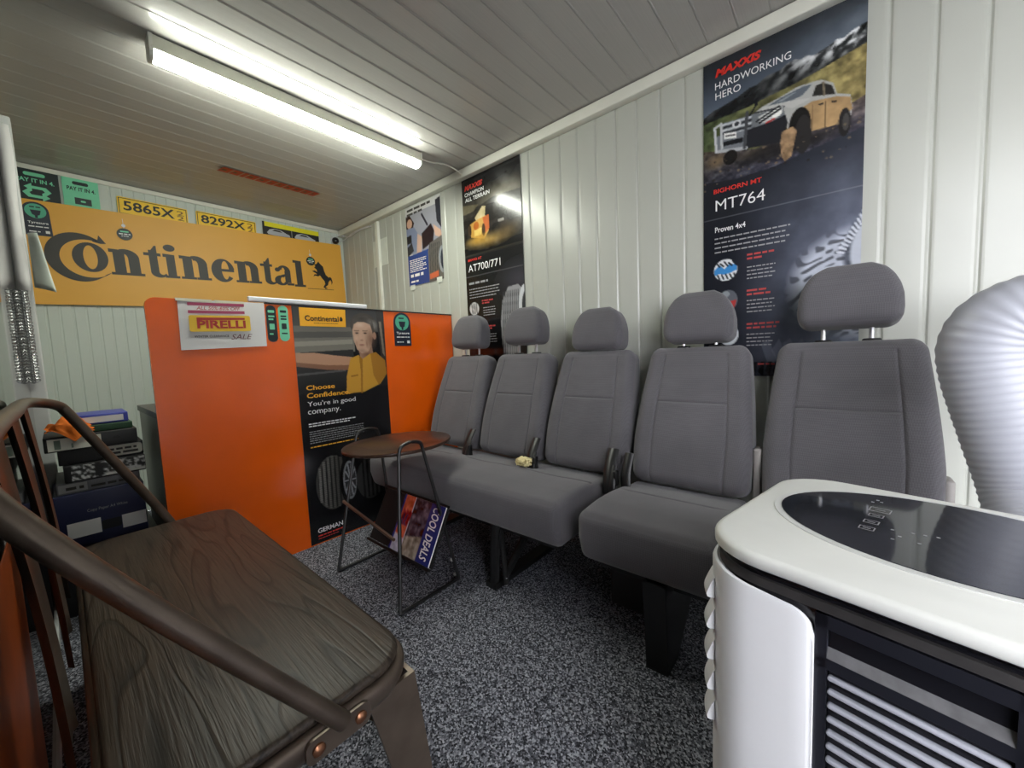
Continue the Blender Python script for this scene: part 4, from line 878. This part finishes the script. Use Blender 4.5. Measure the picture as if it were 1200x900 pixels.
def rock(u, v):
    n = fbm(u+v*1.5, v*2.6, 16, 11, 5); s = np.clip((n-0.50)*9, 0, 1)*np.clip((u-0.45)*3.5, 0, 1)*np.clip((0.152-v)*32, 0, 1)
    b = 14+92*np.clip((n-0.28)*1.9, 0, 1)*np.clip(0.5+u, 0, 1.2); return np.stack([b+s*140, b*1.0+2+s*140, b*0.98+4+s*142], -1)
cv.poly(ridge+[(1, 0.2), (0, 0.2)], rock)
def grass(u, v):
    n = fbm(u, v*2.6, 22, 31, 4); g = np.clip(u*1.1, 0, 1)[..., None]
    c = (np.array([70, 82, 54])*(1-g)+np.array([150, 136, 88])*g); return c*(0.45+1.0*n[..., None])
cv.poly([(0, 0.19), (0.155, 0.187), (0.314, 0.186), (0.45, 0.178), (0.6, 0.172), (0.766, 0.16), (0.848, 0.152), (1, 0.138), (1, 0.33), (0, 0.33)], grass)
def mud(u, v):
    n = fbm(u*0.7, v*4, 18, 47, 5); n2 = fbm(u, v*2.6, 40, 51, 3); d = np.clip((v-0.26)/0.14, 0, 1); g = np.clip(u, 0, 1)
    b = (30+80*n*n2*2)*(1-0.35*d)+g*18; warm = np.clip(1.2-d*1.6, 0, 1)
    return np.stack([b*(1+0.22*warm), b*(1+0.08*warm), b*(1-0.08*warm)+10*d+8*g], -1)
cv.poly([(0, 0.272), (0.38, 0.315), (0.6, 0.30), (0.75, 0.30), (1, 0.265), (1, 0.42), (0, 0.42)], mud)
cv.ell(0.10, 0.315, 0.10, 0.028, (122, 104, 80), 0.9, 0.8); cv.ell(0.34, 0.325, 0.14, 0.016, (110, 98, 80), 0.7, 0.8)
def lower(u, v):
    tt = np.clip((v-0.38)/0.62, 0, 1); n = fbm(u, v*2.6, 9, 77, 4); q = np.clip(u*1.35-0.25, 0, 1)
    b = 33+q*(78*np.sin(np.clip(tt, 0, 1)*PI*0.75)**0.8+20)*(0.75+0.5*n); return np.stack([b*0.95, b*1.0, b*1.12+3], -1)
cv.poly([(0, 0.372), (0.25, 0.385), (0.5, 0.38), (0.75, 0.36), (1, 0.345), (1, 1), (0, 1)], lower)
def fade(u, v):
    return lower(u, v)
silver, tan_, dk = (176, 176, 172), (178, 146, 104), (28, 30, 34)
cv.ell(0.55, 0.335, 0.42, 0.03, (30, 28, 28), 0.75, 0.5)
cv.poly([(0.366, 0.21), (0.415, 0.2), (0.53, 0.192), (0.62, 0.183), (0.713, 0.184), (0.766, 0.188), (0.829, 0.207), (0.85, 0.238), (0.92, 0.252), (0.933, 0.285), (0.925, 0.305), (0.86, 0.318), (0.708, 0.314), (0.585, 0.30), (0.545, 0.25)], silver)
cv.poly([(0.60, 0.25), (0.714, 0.235), (0.85, 0.245), (0.92, 0.258), (0.932, 0.29), (0.86, 0.318), (0.708, 0.314), (0.62, 0.30)], lambda u, v: np.array(tan_)*(0.75+0.45*fbm(u, v*2.6, 14, 5))[..., None])
cv.poly([(0.45, 0.204), (0.53, 0.195), (0.66, 0.187), (0.712, 0.19), (0.66, 0.21), (0.60, 0.213)], (96, 104, 112)); cv.poly([(0.50, 0.203), (0.60, 0.194), (0.63, 0.194), (0.54, 0.206)], (140, 148, 154))
cv.poly([(0.714, 0.222), (0.735, 0.198), (0.77, 0.196), (0.822, 0.212), (0.842, 0.238)], (44, 42, 40)); cv.line(0.775, 0.197, 0.782, 0.23, 0.006, (120, 110, 92))
cv.line(0.72, 0.245, 0.72, 0.312, 0.003, (110, 90, 66)); cv.line(0.79, 0.248, 0.79, 0.314, 0.003, (110, 90, 66)); cv.line(0.755, 0.25, 0.775, 0.251, 0.005, dk); cv.line(0.825, 0.255, 0.845, 0.257, 0.005, dk)
cv.poly([(0.415, 0.202), (0.60, 0.213), (0.714, 0.226), (0.60, 0.235), (0.55, 0.222), (0.40, 0.212)], (190, 190, 186)); cv.line(0.366, 0.21, 0.55, 0.222, 0.006, (60, 62, 66))
cv.poly([(0.128, 0.205), (0.366, 0.212), (0.40, 0.216), (0.545, 0.222), (0.56, 0.25), (0.50, 0.262), (0.31, 0.262), (0.14, 0.25)], (112, 116, 120))
for k in range(5): cv.line(0.14, 0.211+0.0085*k, 0.34, 0.217+0.0085*k, 0.007, (196, 200, 204) if k % 2 == 0 else (44, 46, 50))
cv.ell(0.245, 0.222, 0.03, 0.011, (210, 212, 214)); cv.ell(0.245, 0.222, 0.018, 0.0065, (60, 62, 66))
cv.poly([(0.39, 0.225), (0.45, 0.22), (0.545, 0.22), (0.535, 0.24), (0.47, 0.25), (0.40, 0.246)], (206, 208, 204)); cv.ell(0.505, 0.233, 0.035, 0.011, (250, 250, 244)); cv.line(0.40, 0.243, 0.53, 0.224, 0.008, dk); cv.line(0.38, 0.236, 0.52, 0.216, 0.007, dk)
cv.poly([(0.31, 0.25), (0.47, 0.252), (0.56, 0.245), (0.575, 0.27), (0.545, 0.318), (0.32, 0.305), (0.30, 0.28)], (36, 37, 42))
cv.poly([(0.10, 0.238), (0.30, 0.25), (0.31, 0.30), (0.27, 0.306), (0.10, 0.285)], (118, 122, 128)); cv.poly([(0.15, 0.262), (0.29, 0.268), (0.29, 0.282), (0.15, 0.275)], dk); cv.line(0.10, 0.285, 0.31, 0.302, 0.012, (176, 178, 182))
cv.line(0.088, 0.212, 0.10, 0.285, 0.009, (200, 202, 204)); cv.line(0.135, 0.205, 0.14, 0.28, 0.009, (190, 192, 194)); cv.line(0.315, 0.20, 0.30, 0.30, 0.011, (70, 72, 76)); cv.line(0.088, 0.212, 0.135, 0.206, 0.009, (190, 192, 194))
cv.poly([(0.156, 0.237), (0.244, 0.245), (0.244, 0.263), (0.158, 0.255)], (236, 236, 232)); cv.line(0.17, 0.247, 0.232, 0.252, 0.006, (90, 90, 90))
cv.line(0.44, 0.25, 0.49, 0.246, 0.006, (176, 40, 40)); cv.line(0.335, 0.212, 0.375, 0.188, 0.006, dk); cv.line(0.375, 0.188, 0.378, 0.176, 0.011, dk)
cv.ell(0.645, 0.29, 0.065, 0.05, (30, 28, 27)); cv.poly([(0.585, 0.268), (0.63, 0.252), (0.68, 0.258), (0.705, 0.29), (0.70, 0.32), (0.60, 0.33)], (26, 25, 25))
cv.ell(0.665, 0.315, 0.048, 0.052, (44, 42, 42)); cv.poly([(0.54, 0.29), (0.605, 0.285), (0.63, 0.30), (0.60, 0.365), (0.56, 0.375), (0.54, 0.36), (0.53, 0.32)], lambda u, v: np.array([150, 122, 92])*(0.6+0.8*fbm(u, v*2.6, 30, 91))[..., None])
cv.ell(0.893, 0.318, 0.032, 0.036, (38, 36, 36)); cv.ell(0.90, 0.318, 0.018, 0.022, (70, 68, 66)); cv.ell(0.20, 0.315, 0.05, 0.022, (30, 28, 28))
for k in range(70):
    a, b, r = random.uniform(0, 1), random.uniform(0.31, 0.40), random.uniform(0.003, 0.010); cv.ell(a, b, r, r/2.6, (130, 112, 88) if k % 2 else (40, 36, 34), 0.7)
# tyre, lower right
def tread(u, v):
    dx = u-1.18; dy = (v-0.80)*H1/W1; r = np.hypot(dx, dy); an = np.arctan2(dy, dx); w = fbm(u, v*2.6, 10, 61, 3)
    g = np.sin(an*30+9*np.sin(r*13)+2*w)*np.cos(r*34+np.sin(an*15)*1.6+3*w)
    m = np.clip((g+0.35)*3.5, 0, 1); b = 96+112*m*(0.75+0.5*w); return np.stack([b*0.96, b*0.985, b*1.05], -1)
cv.ell(1.06, 0.74, 0.50, 0.165, tread, 0.9, 0.22); cv.ell(1.10, 0.665, 0.21, 0.115, (70, 74, 84), 0.8, 0.12); cv.ell(1.12, 0.665, 0.19, 0.105, (196, 201, 212), 0.9, 0.1); cv.ell(1.13, 0.67, 0.14, 0.08, (120, 126, 138), 0.9, 0.4)
for k in range(11): cv.line(0.872+0.013*k, 0.655-0.0098*k, 0.905+0.011*k, 0.660-0.0085*k, 0.007, (214, 218, 228), 0.9)
for k in range(7): cv.poly([(0.42+0.07*k, 0.90+0.02*(k % 2)), (0.47+0.07*k, 0.885), (0.53+0.07*k, 0.95), (0.47+0.07*k, 0.965)], (110, 114, 126), 0.55)
for k in range(6): cv.poly([(0.3+0.05*k, 0.985), (0.32+0.05*k, 0.955), (0.345+0.05*k, 0.955), (0.335+0.05*k, 1.0)], (28, 28, 34))
cv.ell(0.168, 0.658, 0.086, 0.034, (222, 224, 226)); cv.poly([(0.085, 0.655), (0.125, 0.64), (0.16, 0.655), (0.20, 0.64), (0.25, 0.645), (0.25, 0.662), (0.21, 0.668), (0.165, 0.672), (0.12, 0.668), (0.088, 0.672)], (64, 136, 200))
for k in range(5): cv.line(0.10+0.03*k, 0.632+0.004*(k % 2), 0.125+0.03*k, 0.646, 0.006, (40, 42, 46)); cv.line(0.11+0.03*k, 0.672, 0.125+0.03*k, 0.686, 0.006, (40, 42, 46))
cv.ell(0.187, 0.755, 0.07, 0.033, (92, 96, 104)); cv.poly([(0.15, 0.762), (0.25, 0.755), (0.235, 0.778), (0.19, 0.788), (0.16, 0.782)], (176, 62, 60)); cv.ell(0.17, 0.735, 0.03, 0.01, (140, 146, 150))
cv.ell(0.19, 0.865, 0.075, 0.034, (196, 200, 204)); cv.ell(0.175, 0.86, 0.045, 0.02, (70, 72, 76)); cv.poly([(0.0, 0.4915), (1, 0.4915), (1, 0.4935), (0, 0.4935)], (150, 152, 158), 0.8)
cv.mesh('picture', pw1, 0, -H1, W1, 0, M_print, t, 0.003)
def B1(u, v): return (W1*u, -H1*v)
lines(t, M_inkred, pw1, [('MAXXIS', .088, .061, .405, .037, dict(bold=0.05, shear=0.25)), ('BIGHORN MT', .078, .414, .415, .400, dict(bold=0.014))], 'red_lettering', B1)
lines(t, M_inkwhite, pw1, [('HARDWORKING', .088, .098, .59, .077), ('HERO', .090, .128, .27, .107), ('MT764', .092, .469, .438, .435, dict(bold=-0.004)), ('Proven 4x4', .088, .536, .308, .519, dict(bold=0.01))], 'white_lettering', B1)
mb = MB()
for (a, b, c) in ((.32, .625, .50), (.32, .637, .42), (.32, .735, .47), (.32, .747, .48), (.32, .839, .54), (.32, .851, .52), (.40, .965, .53)): pw1.dashes(mb, B1(a, 0)[0], B1(0, b)[1], B1(c, 0)[0], 0.0075, 0.0036)
stuff(obj('red_small_print', mb, mat('faded_red_ink', (176, 62, 62), 0.5), t)); mb = MB()
for k in range(4): pw1.dashes(mb, B1(.085, 0)[0], B1(0, .558+.0145*k)[1], B1(.60-.03*(k % 2), 0)[0], 0.0055, 0.0036)
for v0 in (.662, .765, .870):
    for k in range(4): pw1.dashes(mb, B1(.32, 0)[0], B1(0, v0+.0115*k)[1], B1(.51-.02*(k % 2), 0)[0], 0.0045, 0.0036)
stuff(obj('small_print', mb, M_inkgrey, t))
# --- all-terrain tyre poster
pw2 = wall_plane(1.992, 2.18); W2, H2 = 0.508, 1.31
t = thing('all_terrain_poster', 'tall dark poster of a vehicle in dust behind the far seats', 'poster', (XR-0.004, 1.74, 0.87))
mb = MB(); pw2.slab(mb, R(0, -H2, W2, 0), 0, 0.0025); obj('sheet', mb, M_inkblack, t)
cv = Canvas(100, 260, (24, 24, 26), H2/W2)
cv.grad(0, 0.2, (18, 18, 22), (70, 66, 56)); cv.ell(0.72, 0.14, 0.5, 0.08, (150, 144, 122), 0.8, 0.9); cv.poly([(0, 0.15), (0.3, 0.16), (0.55, 0.14), (1, 0.15), (1, 0.35), (0, 0.35)], (40, 38, 34), 0.8); cv.poly([(0, 0.13), (0.3, 0.15), (0.2, 0.175), (0, 0.18)], (120, 112, 86), 0.7)
cv.poly([(0.30, 0.19), (0.45, 0.165), (0.8, 0.175), (0.96, 0.21), (0.95, 0.30), (0.6, 0.32), (0.38, 0.30)], (38, 34, 32))
cv.poly([(0.22, 0.21), (0.36, 0.165), (0.42, 0.17), (0.40, 0.225), (0.25, 0.23)], (206, 190, 148)); cv.poly([(0.12, 0.235), (0.26, 0.222), (0.42, 0.215), (0.47, 0.235), (0.46, 0.29), (0.38, 0.325), (0.14, 0.30)], (206, 160, 84))
cv.poly([(0.36, 0.22), (0.47, 0.215), (0.47, 0.28), (0.40, 0.30)], (196, 104, 58)); cv.ell(0.24, 0.25, 0.05, 0.02, (190, 110, 50)); cv.poly([(0.20, 0.27), (0.34, 0.265), (0.33, 0.30), (0.2, 0.30)], (238, 206, 120)); cv.ell(0.12, 0.265, 0.03, 0.03, (60, 48, 36)); cv.ell(0.37, 0.28, 0.03, 0.03, (70, 50, 36)); cv.ell(0.58, 0.29, 0.07, 0.025, (24, 22, 22))
cv.poly([(0.62, 0.253), (0.72, 0.255), (0.72, 0.268), (0.62, 0.266)], (150, 146, 140))
cv.ell(0.45, 0.335, 0.5, 0.045, (172, 140, 78), 0.9, 0.9); cv.ell(0.25, 0.32, 0.25, 0.03, (214, 166, 76), 0.8, 0.9); cv.ell(0.8, 0.31, 0.3, 0.05, (110, 92, 62), 0.7, 0.9); cv.noise((cv.v < 0.38).astype(float), 12, 22, 4)
cv.grad(0.385, 0.40, (58, 54, 48), (30, 30, 32)); cv.grad(0.40, 1.0, (30, 30, 32), (26, 26, 28)); cv.ell(0.95, 0.55, 0.5, 0.12, (70, 68, 78), 0.8, 0.9)
cv.poly([(0, 0.492), (1, 0.492), (1, 0.495), (0, 0.495)], (120, 120, 124))
cv.poly([(0.60, 0.74), (0.64, 0.64), (0.74, 0.58), (0.90, 0.575), (0.97, 0.60), (0.90, 0.80), (0.86, 0.95), (0.66, 0.95), (0.61, 0.85)], (150, 150, 154))
for k in range(9): cv.line(0.66+0.03*k, 0.60, 0.62+0.03*k, 0.92, 0.006, (70, 70, 74))
cv.ell(1.0, 0.68, 0.10, 0.10, (206, 208, 212)); cv.ell(1.02, 0.68, 0.07, 0.07, (60, 62, 66)); cv.ell(0.135, 0.66, 0.088, 0.033, (206, 206, 206))
for k in range(4): cv.line(0.09+0.03*k, 0.635, 0.10+0.028*k, 0.685, 0.006, (40, 40, 42))
cv.mesh('picture', pw2, 0, -H2, W2, 0, M_print, t, 0.003)
def B2(u, v): return (W2*u, -H2*v)
lines(t, M_inkred, pw2, [('MAXXIS', .05, .062, .385, .037, dict(bold=0.05, shear=0.25)), ('BRAVO AT', .055, .417, .31, .404, dict(bold=0.03))], 'red_lettering', B2)
lines(t, M_inkwhite, pw2, [('CHAMPION', .05, .091, .40, .072, dict(bold=0.015)), ('ALL TERRAIN', .055, .118, .50, .099, dict(bold=0.015)), ('AT700/771', .055, .470, .635, .434)], 'white_lettering', B2)
mb = MB()
for (a, b, c) in ((.28, .63, .48), (.28, .642, .44), (.28, .76, .50), (.28, .772, .44)): pw2.dashes(mb, B2(a, 0)[0], B2(0, b)[1], B2(c, 0)[0], 0.009, 0.0036)
stuff(obj('red_small_print', mb, mat('faded_red_ink', (176, 62, 62), 0.5), t)); mb = MB(); pw2.dashes(mb, B2(.055, 0)[0], B2(0, .535)[1], B2(.405, 0)[0], 0.014, 0.0036)
for k in range(4): pw2.dashes(mb, B2(.055, 0)[0], B2(0, .562+.0145*k)[1], B2(.6-.06*(k == 3), 0)[0], 0.006, 0.0036)
for v0 in (.665, .80):
    for k in range(4): pw2.dashes(mb, B2(.30, 0)[0], B2(0, v0+.0125*k)[1], B2(.52, 0)[0], 0.006, 0.0036)
stuff(obj('small_print', mb, M_inkgrey, t))
# --- small blue tyre poster
pw3 = wall_plane(2.65, 2.165); W3, H3 = 0.425, 0.60
t = thing('small_tyre_poster', 'small blue and white tyre advert poster taped near the corner', 'poster', (XR-0.004, 2.44, 1.565))
mb = MB(); pw3.slab(mb, R(0, -H3, W3, 0), 0, 0.002); obj('sheet', mb, M_paper, t)
cv = Canvas(80, 112, (214, 214, 214), H3/W3)
cv.grad(0.10, 0.6, (168, 168, 178), (150, 152, 166)); cv.poly([(0.0, 0.12), (0.12, 0.1), (0.25, 0.22), (0.2, 0.28), (0, 0.3)], (60, 44, 40)); cv.ell(0.11, 0.21, 0.08, 0.06, (206, 164, 140)); cv.poly([(0, 0.26), (0.24, 0.27), (0.34, 0.36), (0.3, 0.58), (0, 0.58)], (128, 138, 164))
cv.poly([(0, 0.36), (0.15, 0.35), (0.15, 0.45), (0, 0.46)], (40, 40, 46)); cv.poly([(0, 0.5), (0.15, 0.45), (0.2, 0.56), (0, 0.62)], (50, 50, 56)); cv.poly([(0.33, 0.36), (0.46, 0.42), (0.42, 0.6), (0.28, 0.6)], (206, 172, 154))
cv.poly([(0.45, 0.38), (0.72, 0.30), (0.80, 0.40), (0.76, 0.52), (0.46, 0.58)], (46, 34, 38)); cv.poly([(0.78, 0.32), (0.98, 0.42), (1, 0.52), (0.82, 0.46)], (214, 176, 156)); cv.poly([(0.86, 0.05), (1, 0.03), (1, 0.4), (0.88, 0.3)], (54, 54, 62)); cv.line(0.48, 0.15, 0.62, 0.30, 0.02, (52, 50, 60))
cv.poly([(0.0, 0.61), (0.62, 0.59), (0.62, 1), (0, 1)], (44, 70, 138)); cv.poly([(0.60, 0.62), (0.66, 0.53), (1, 0.48), (1, 1), (0.6, 1)], (104, 100, 96))
for k in range(6): cv.line(0.66+0.05*k, 0.55, 0.64+0.045*k, 1.0, 0.008, (60, 60, 62))
cv.ell(0.98, 0.76, 0.10, 0.16, (150, 154, 160)); cv.ell(1.0, 0.76, 0.07, 0.12, (50, 54, 66)); cv.poly([(0.62, 0.90), (0.86, 0.88), (0.86, 0.95), (0.62, 0.965)], (206, 104, 72))
cv.mesh('picture', pw3, 0, -H3, W3, 0, M_print, t, 0.0024)
def B3(u, v): return (W3*u, -H3*v)
mb = MB()
for k in range(7): pw3.dashes(mb, B3(.05, 0)[0], B3(0, .68+.024*k)[1], B3(.54-.1*(k % 3 == 2), 0)[0], 0.007, 0.003)
for k in range(1): pw3.dashes(mb, B3(.06, 0)[0], B3(0, .89)[1], B3(.44, 0)[0], 0.022, 0.003)
pw3.dashes(mb, B3(.06, 0)[0], B3(0, .96)[1], B3(.3, 0)[0], 0.014, 0.003); stuff(obj('white_print', mb, M_inkwhite, t))
mb = MB(); pw3.dashes(mb, B3(.05, 0)[0], B3(0, .055)[1], B3(.74, 0)[0], 0.018, 0.003); pw3.dashes(mb, B3(.04, 0)[0], B3(0, .105)[1], B3(.5, 0)[0], 0.016, 0.003); stuff(obj('heading_print', mb, M_ink, t))
for (a, b) in ((.1, 1.02), (.88, 1.0)): mb = MB(); pw3.slab(mb, R(W3*a-0.03, -H3*b-0.02, W3*a+0.03, -H3*b+0.02), 0.0026, 0.0031); obj('tape', mb, mat('white_tape', (222, 226, 216), 0.4), t)

# ================================================================== CONDUIT, CAMERA AND CABLES IN THE FAR CORNER
cd = thing('cable_conduit', 'white vertical cable trunking on the right wall near the back corner', 'conduit', (XR-0.01, 3.06, 1.3))
obj('trunking', MB().rbox((XR-0.012, 3.06, 1.715), (0.012, 0.022, 0.455), 0.004, (1,1,1), 2), M_trim, cd, True)
obj('tape_patch', MB().box((XR-0.002, 2.94, 1.80), (XR+0.0008, 3.16, 2.02)), mat('white_tape', (222, 226, 216), 0.4), cd)
sc = thing('security_camera', 'small black dome security camera in the top back corner', 'camera', (1.80, 3.66, 2.16))
obj('mount', MB().lathe([(0.030, 0), (0.030, 0.012), (0.022, 0.02)], (1.80, 3.69, 2.135), 1, 18), M_white, sc, True)
obj('ball', MB().rbox((1.80, 3.655, 2.125), (0.030, 0.030, 0.030), 0.029, (1,1,1), 5), M_black, sc, True)
obj('lens', MB().lathe([(0.014, 0.0), (0.014, 0.008), (0.010, 0.010)], (1.795, 3.632, 2.12), 1, 14), mat('lens_glass', (20, 20, 28), 0.05), sc, True)
cbl = MB().tube(smooth_path([(1.80, 3.685, 2.15), (1.84, 3.66, 2.185), (1.872, 3.55, 2.15), (1.876, 3.35, 2.165), (1.878, 3.15, 2.155)], 6), 0.004, 6)
cbl.tube(smooth_path([(1.80, 3.685, 2.14), (1.86, 3.64, 2.13), (1.876, 3.45, 2.17), (1.876, 3.2, 2.168)], 6), 0.003, 6)
obj('cable', cbl, M_white, sc, True)

# ================================================================== LEFT POST: HANGING PAPER, SILVER STRIP
mb = MB(); n = 14
for i in range(n+1):
    t_ = i/n; z = 2.06-0.70*t_; c = 0.012*max(0, t_-0.8)*5
    for x, y in ((-0.083, 2.735-c), (-0.064, 2.728-c), (-0.046+0.003*math.sin(9*t_), 2.733-c*2)): mb.v.append((x, y, z))
mb.f = [(i*3+k, i*3+k+1, (i+1)*3+k+1, (i+1)*3+k) for i in range(n) for k in range(2)]
o = tag(obj('hanging_paper_strip', mb, M_paper, None, 50), 'long narrow white paper strip hanging on the glass door post', 'paper'); md = o.modifiers.new('t', 'SOLIDIFY'); md.thickness = 0.001
mb = MB(); nx = 8; nz = 10
for j in range(nz+1):
    v = j/nz
    for i in range(nx+1):
        u = i/nx; lift = 0.05*max(0, 0.35-v)**1.4*3; mb.v.append((-0.036+0.062*u*(1-0.55*v)+0.002, 2.72-0.05*math.sin(u*1.5)*0.6-lift*u, 1.365+0.012*(1-u)*(1-v)+0.245*v-0.012*u*(1-v)))
mb.f = [(j*(nx+1)+i, j*(nx+1)+i+1, (j+1)*(nx+1)+i+1, (j+1)*(nx+1)+i) for j in range(nz) for i in range(nx)]
o = tag(obj('curled_notice', mb, mat('pale_notice_paper', (214, 222, 210), 0.6), None, 60), 'curled pale paper notice hanging in front of the sign', 'paper'); md = o.modifiers.new('t', 'SOLIDIFY'); md.thickness = 0.0008
ch = thing('silver_chain', 'bunched silver chain hanging down the glass door post', 'chain', (-0.05, 2.70, 0.96))
rs = random.Random(5); lk = None
for i in range(30):
    z = 1.35-0.0132*i
    for s in (-1, 1):
        a = rs.uniform(0.3, 0.9)*s; c, q = math.cos(a), math.sin(a); pts = [(-0.069+0.006*s+0.011*math.cos(k*PI/6)*c-0.008*math.sin(k*PI/6)*q, 2.712+0.004*s*math.cos(k*PI/6), z+0.013*math.cos(k*PI/6)*q+0.008*math.sin(k*PI/6)*c) for k in range(13)]
        obj('link', MB().tube(pts, 0.0028, 6, False), mat('dull_silver', (170, 172, 172), 0.3, metal=0.9), ch, True)

# ================================================================== STACK BEHIND THE BENCH
cb = thing('low_cabinet', 'low black cabinet under the stack of files behind the bench', 'cabinet', (0.085, 2.6, 0))
obj('body', MB().box((-0.078, 2.37, 0.0), (0.235, 2.86, 0.262)), M_black, cb); obj('cabinet_top', MB().box((-0.080, 2.362, 0.2625), (0.238, 2.865, 0.272)), M_inkblack, cb)
def stack_box(name, label, cat, x0, x1, y0, y1, z0, z1, m, rad=0.004):
    t = thing(name, label, cat, ((x0+x1)/2, (y0+y1)/2, z0)); obj('body', MB().rbox(((x0+x1)/2, (y0+y1)/2, (z0+z1)/2), ((x1-x0)/2, (y1-y0)/2, (z1-z0)/2), rad, (1,1,1), 2), m, t, True); return t
def face(y): return Plane((0, y, 0), (1, 0, 0), (0, 0, 1))
M_navy = mat('navy_card', (24, 29, 66), 0.4)
t = stack_box('copy_paper_box', 'navy copy paper box at the bottom of the file stack', 'box', -0.058, 0.208, 2.39, 2.72, 0.2725, 0.497, M_navy); pf = face(2.39)
mb = MB(); pf.slab(mb, R(-0.03, 0.315, 0.065, 0.378), 0.0004, 0.0016); obj('white_label', mb, M_paper, t); mb = MB(); pf.slab(mb, R(0.128, 0.308, 0.205, 0.366), 0.0004, 0.0016); obj('white_label', mb, M_paper, t)
mb = MB(); pf.slab(mb, rrect(0.067, 0.322, 0.126, 0.362, 0.006), 0.0004, 0.001); obj('hand_hole', mb, M_inkblack, t)
mb = MB(); pf.text(mb, 'Copy Paper A4 White', 0.03, 0.408, 0.15, 0.424, 0.0012); obj('lettering', mb, M_inkgrey, t)
M_bind = mat('binder_black', (30, 30, 32), 0.5); M_lab = mat('label_cream', (214, 212, 200), 0.6)
t = stack_box('document_case', 'flat grey document case lying on the copy paper box', 'case', -0.045, 0.20, 2.40, 2.70, 0.498, 0.546, mat('grey_card', (120, 120, 124), 0.5)); pf = face(2.40)
mb = MB(); pf.slab(mb, R(-0.04, 0.506, 0.04, 0.540), 0.0004, 0.0012); obj('label', mb, mat('grey_label', (170, 170, 170), 0.5), t)
mb = MB(); pf.dashes(mb, -0.02, 0.515, 0.03, 0.012, 0.0016); pf.dashes(mb, 0.05, 0.512, 0.16, 0.010, 0.0016); stuff(obj('lettering', mb, M_ink, t))
t = stack_box('patterned_binder', 'black and white patterned binder in the middle of the file stack', 'binder', -0.02, 0.222, 2.385, 2.68, 0.547, 0.618, M_bind); pf = face(2.385)
cv = Canvas(56, 16, (30, 30, 32), 0.25); cv.a[:] = np.where((fbm(cv.u*4, cv.v, 7, 12) > 0.52)[..., None], 208, 28); cv.poly([(0.3, 0.1), (0.42, 0.1), (0.42, 0.9), (0.3, 0.9)], (20, 20, 22)); cv.poly([(0.45, 0.78), (1, 0.78), (1, 1), (0.45, 1)], (214, 214, 208)); cv.mesh('spine_pattern', pf, 0.0, 0.553, 0.22, 0.614, M_printmatt, t, 0.0008)
t = stack_box('lever_arch_file', 'black lever arch file with a handwritten label at its right end', 'binder', -0.03, 0.222, 2.40, 2.69, 0.619, 0.680, M_bind); pf = face(2.40)
mb = MB(); pf.slab(mb, rrect(0.088, 0.627, 0.218, 0.673, 0.012), 0.0004, 0.0012); obj('label', mb, M_lab, t)
mb = MB(); pf.dashes(mb, 0.10, 0.652, 0.20, 0.009, 0.0016); pf.dashes(mb, 0.11, 0.635, 0.205, 0.010, 0.0016); obj('handwriting', mb, M_ink, t)
t = stack_box('lever_arch_file', 'black lever arch file with a long white label near the stack top', 'binder', -0.062, 0.205, 2.375, 2.67, 0.681, 0.742, M_bind); pf = face(2.375)
mb = MB(); pf.slab(mb, R(-0.052, 0.686, 0.095, 0.734), 0.0004, 0.0012); obj('label', mb, M_lab, t)
mb = MB(); pf.slab(mb, R(-0.035, 0.692, -0.018, 0.728), 0.0013, 0.0018); pf.slab(mb, R(0.01, 0.692, 0.016, 0.71), 0.0013, 0.0018); obj('label_print', mb, mat('green_grey_ink', (108, 122, 110), 0.6), t)
mb = MB(); pf.slab(mb, ell(0.14, 0.712, 0.012, 0.006, 14), 0.0004, 0.001); obj('finger_hole', mb, M_inkblack, t)
t = stack_box('green_folder', 'dark green folder lying near the top of the file stack', 'folder', 0.0, 0.195, 2.39, 2.65, 0.743, 0.772, mat('green_card', (24, 62, 36), 0.5))
t = stack_box('blue_binder', 'blue binder with white pages on top of the file stack', 'binder', 0.03, 0.185, 2.40, 2.62, 0.773, 0.815, mat('blue_cover', (60, 72, 168), 0.4)); pf = face(2.40)
mb = MB(); pf.slab(mb, R(0.036, 0.781, 0.17, 0.806), 0.0003, 0.0012); obj('page_edges', mb, M_paper, t)
rs = random.Random(9); mb = MB(); nu, nv = 22, 22
for j in range(nv+1):
    for i in range(nu+1):
        u, v = i/nu, j/nv; top = min(1, v/0.68); dn = max(0, v-0.68)/0.32; f = 0.008*math.sin(15*u+5*v)+0.006*math.sin(31*u-8*v)
        z = 0.748+0.062*math.sin(PI*(0.06+0.88*u))**0.6*(0.55+0.45*math.sin(PI*(0.15+0.75*top)))+f*math.sin(PI*min(1, v+0.1))-dn*0.075*max(0.0, 1-abs(2*u-1.15))
        mb.v.append((-0.052+0.128*u+0.004*math.sin(22*v), 2.465-0.094*top-0.004*dn+0.006*math.sin(19*u)*top*(1-dn)-0.004, z))
mb.f = [(j*(nu+1)+i, (j+1)*(nu+1)+i, (j+1)*(nu+1)+i+1, j*(nu+1)+i+1) for j in range(nv) for i in range(nu)]
tag(obj('orange_cloth', mb, mat('orange_cloth', (214, 108, 26), 0.9, vary=0.15, bump=0.2), None, 60), 'crumpled orange cloth draped on the file stack', 'cloth')

# small white scraps on the carpet
for i, (x, y) in enumerate(((1.175, 1.44), (1.10, 1.33))):
    mb = MB(); mb.rbox((x, y, 0.006), (0.011, 0.008, 0.006), 0.004, (1,1,1), 2, lambda a, b, c: (a+0.3*b, b, c))
    tag(obj('paper_scrap', mb, M_paper, None, True), ('tiny white paper scrap on the carpet under the triple seat', 'tiny white paper scrap on the carpet by the wire table leg')[i], 'scrap')
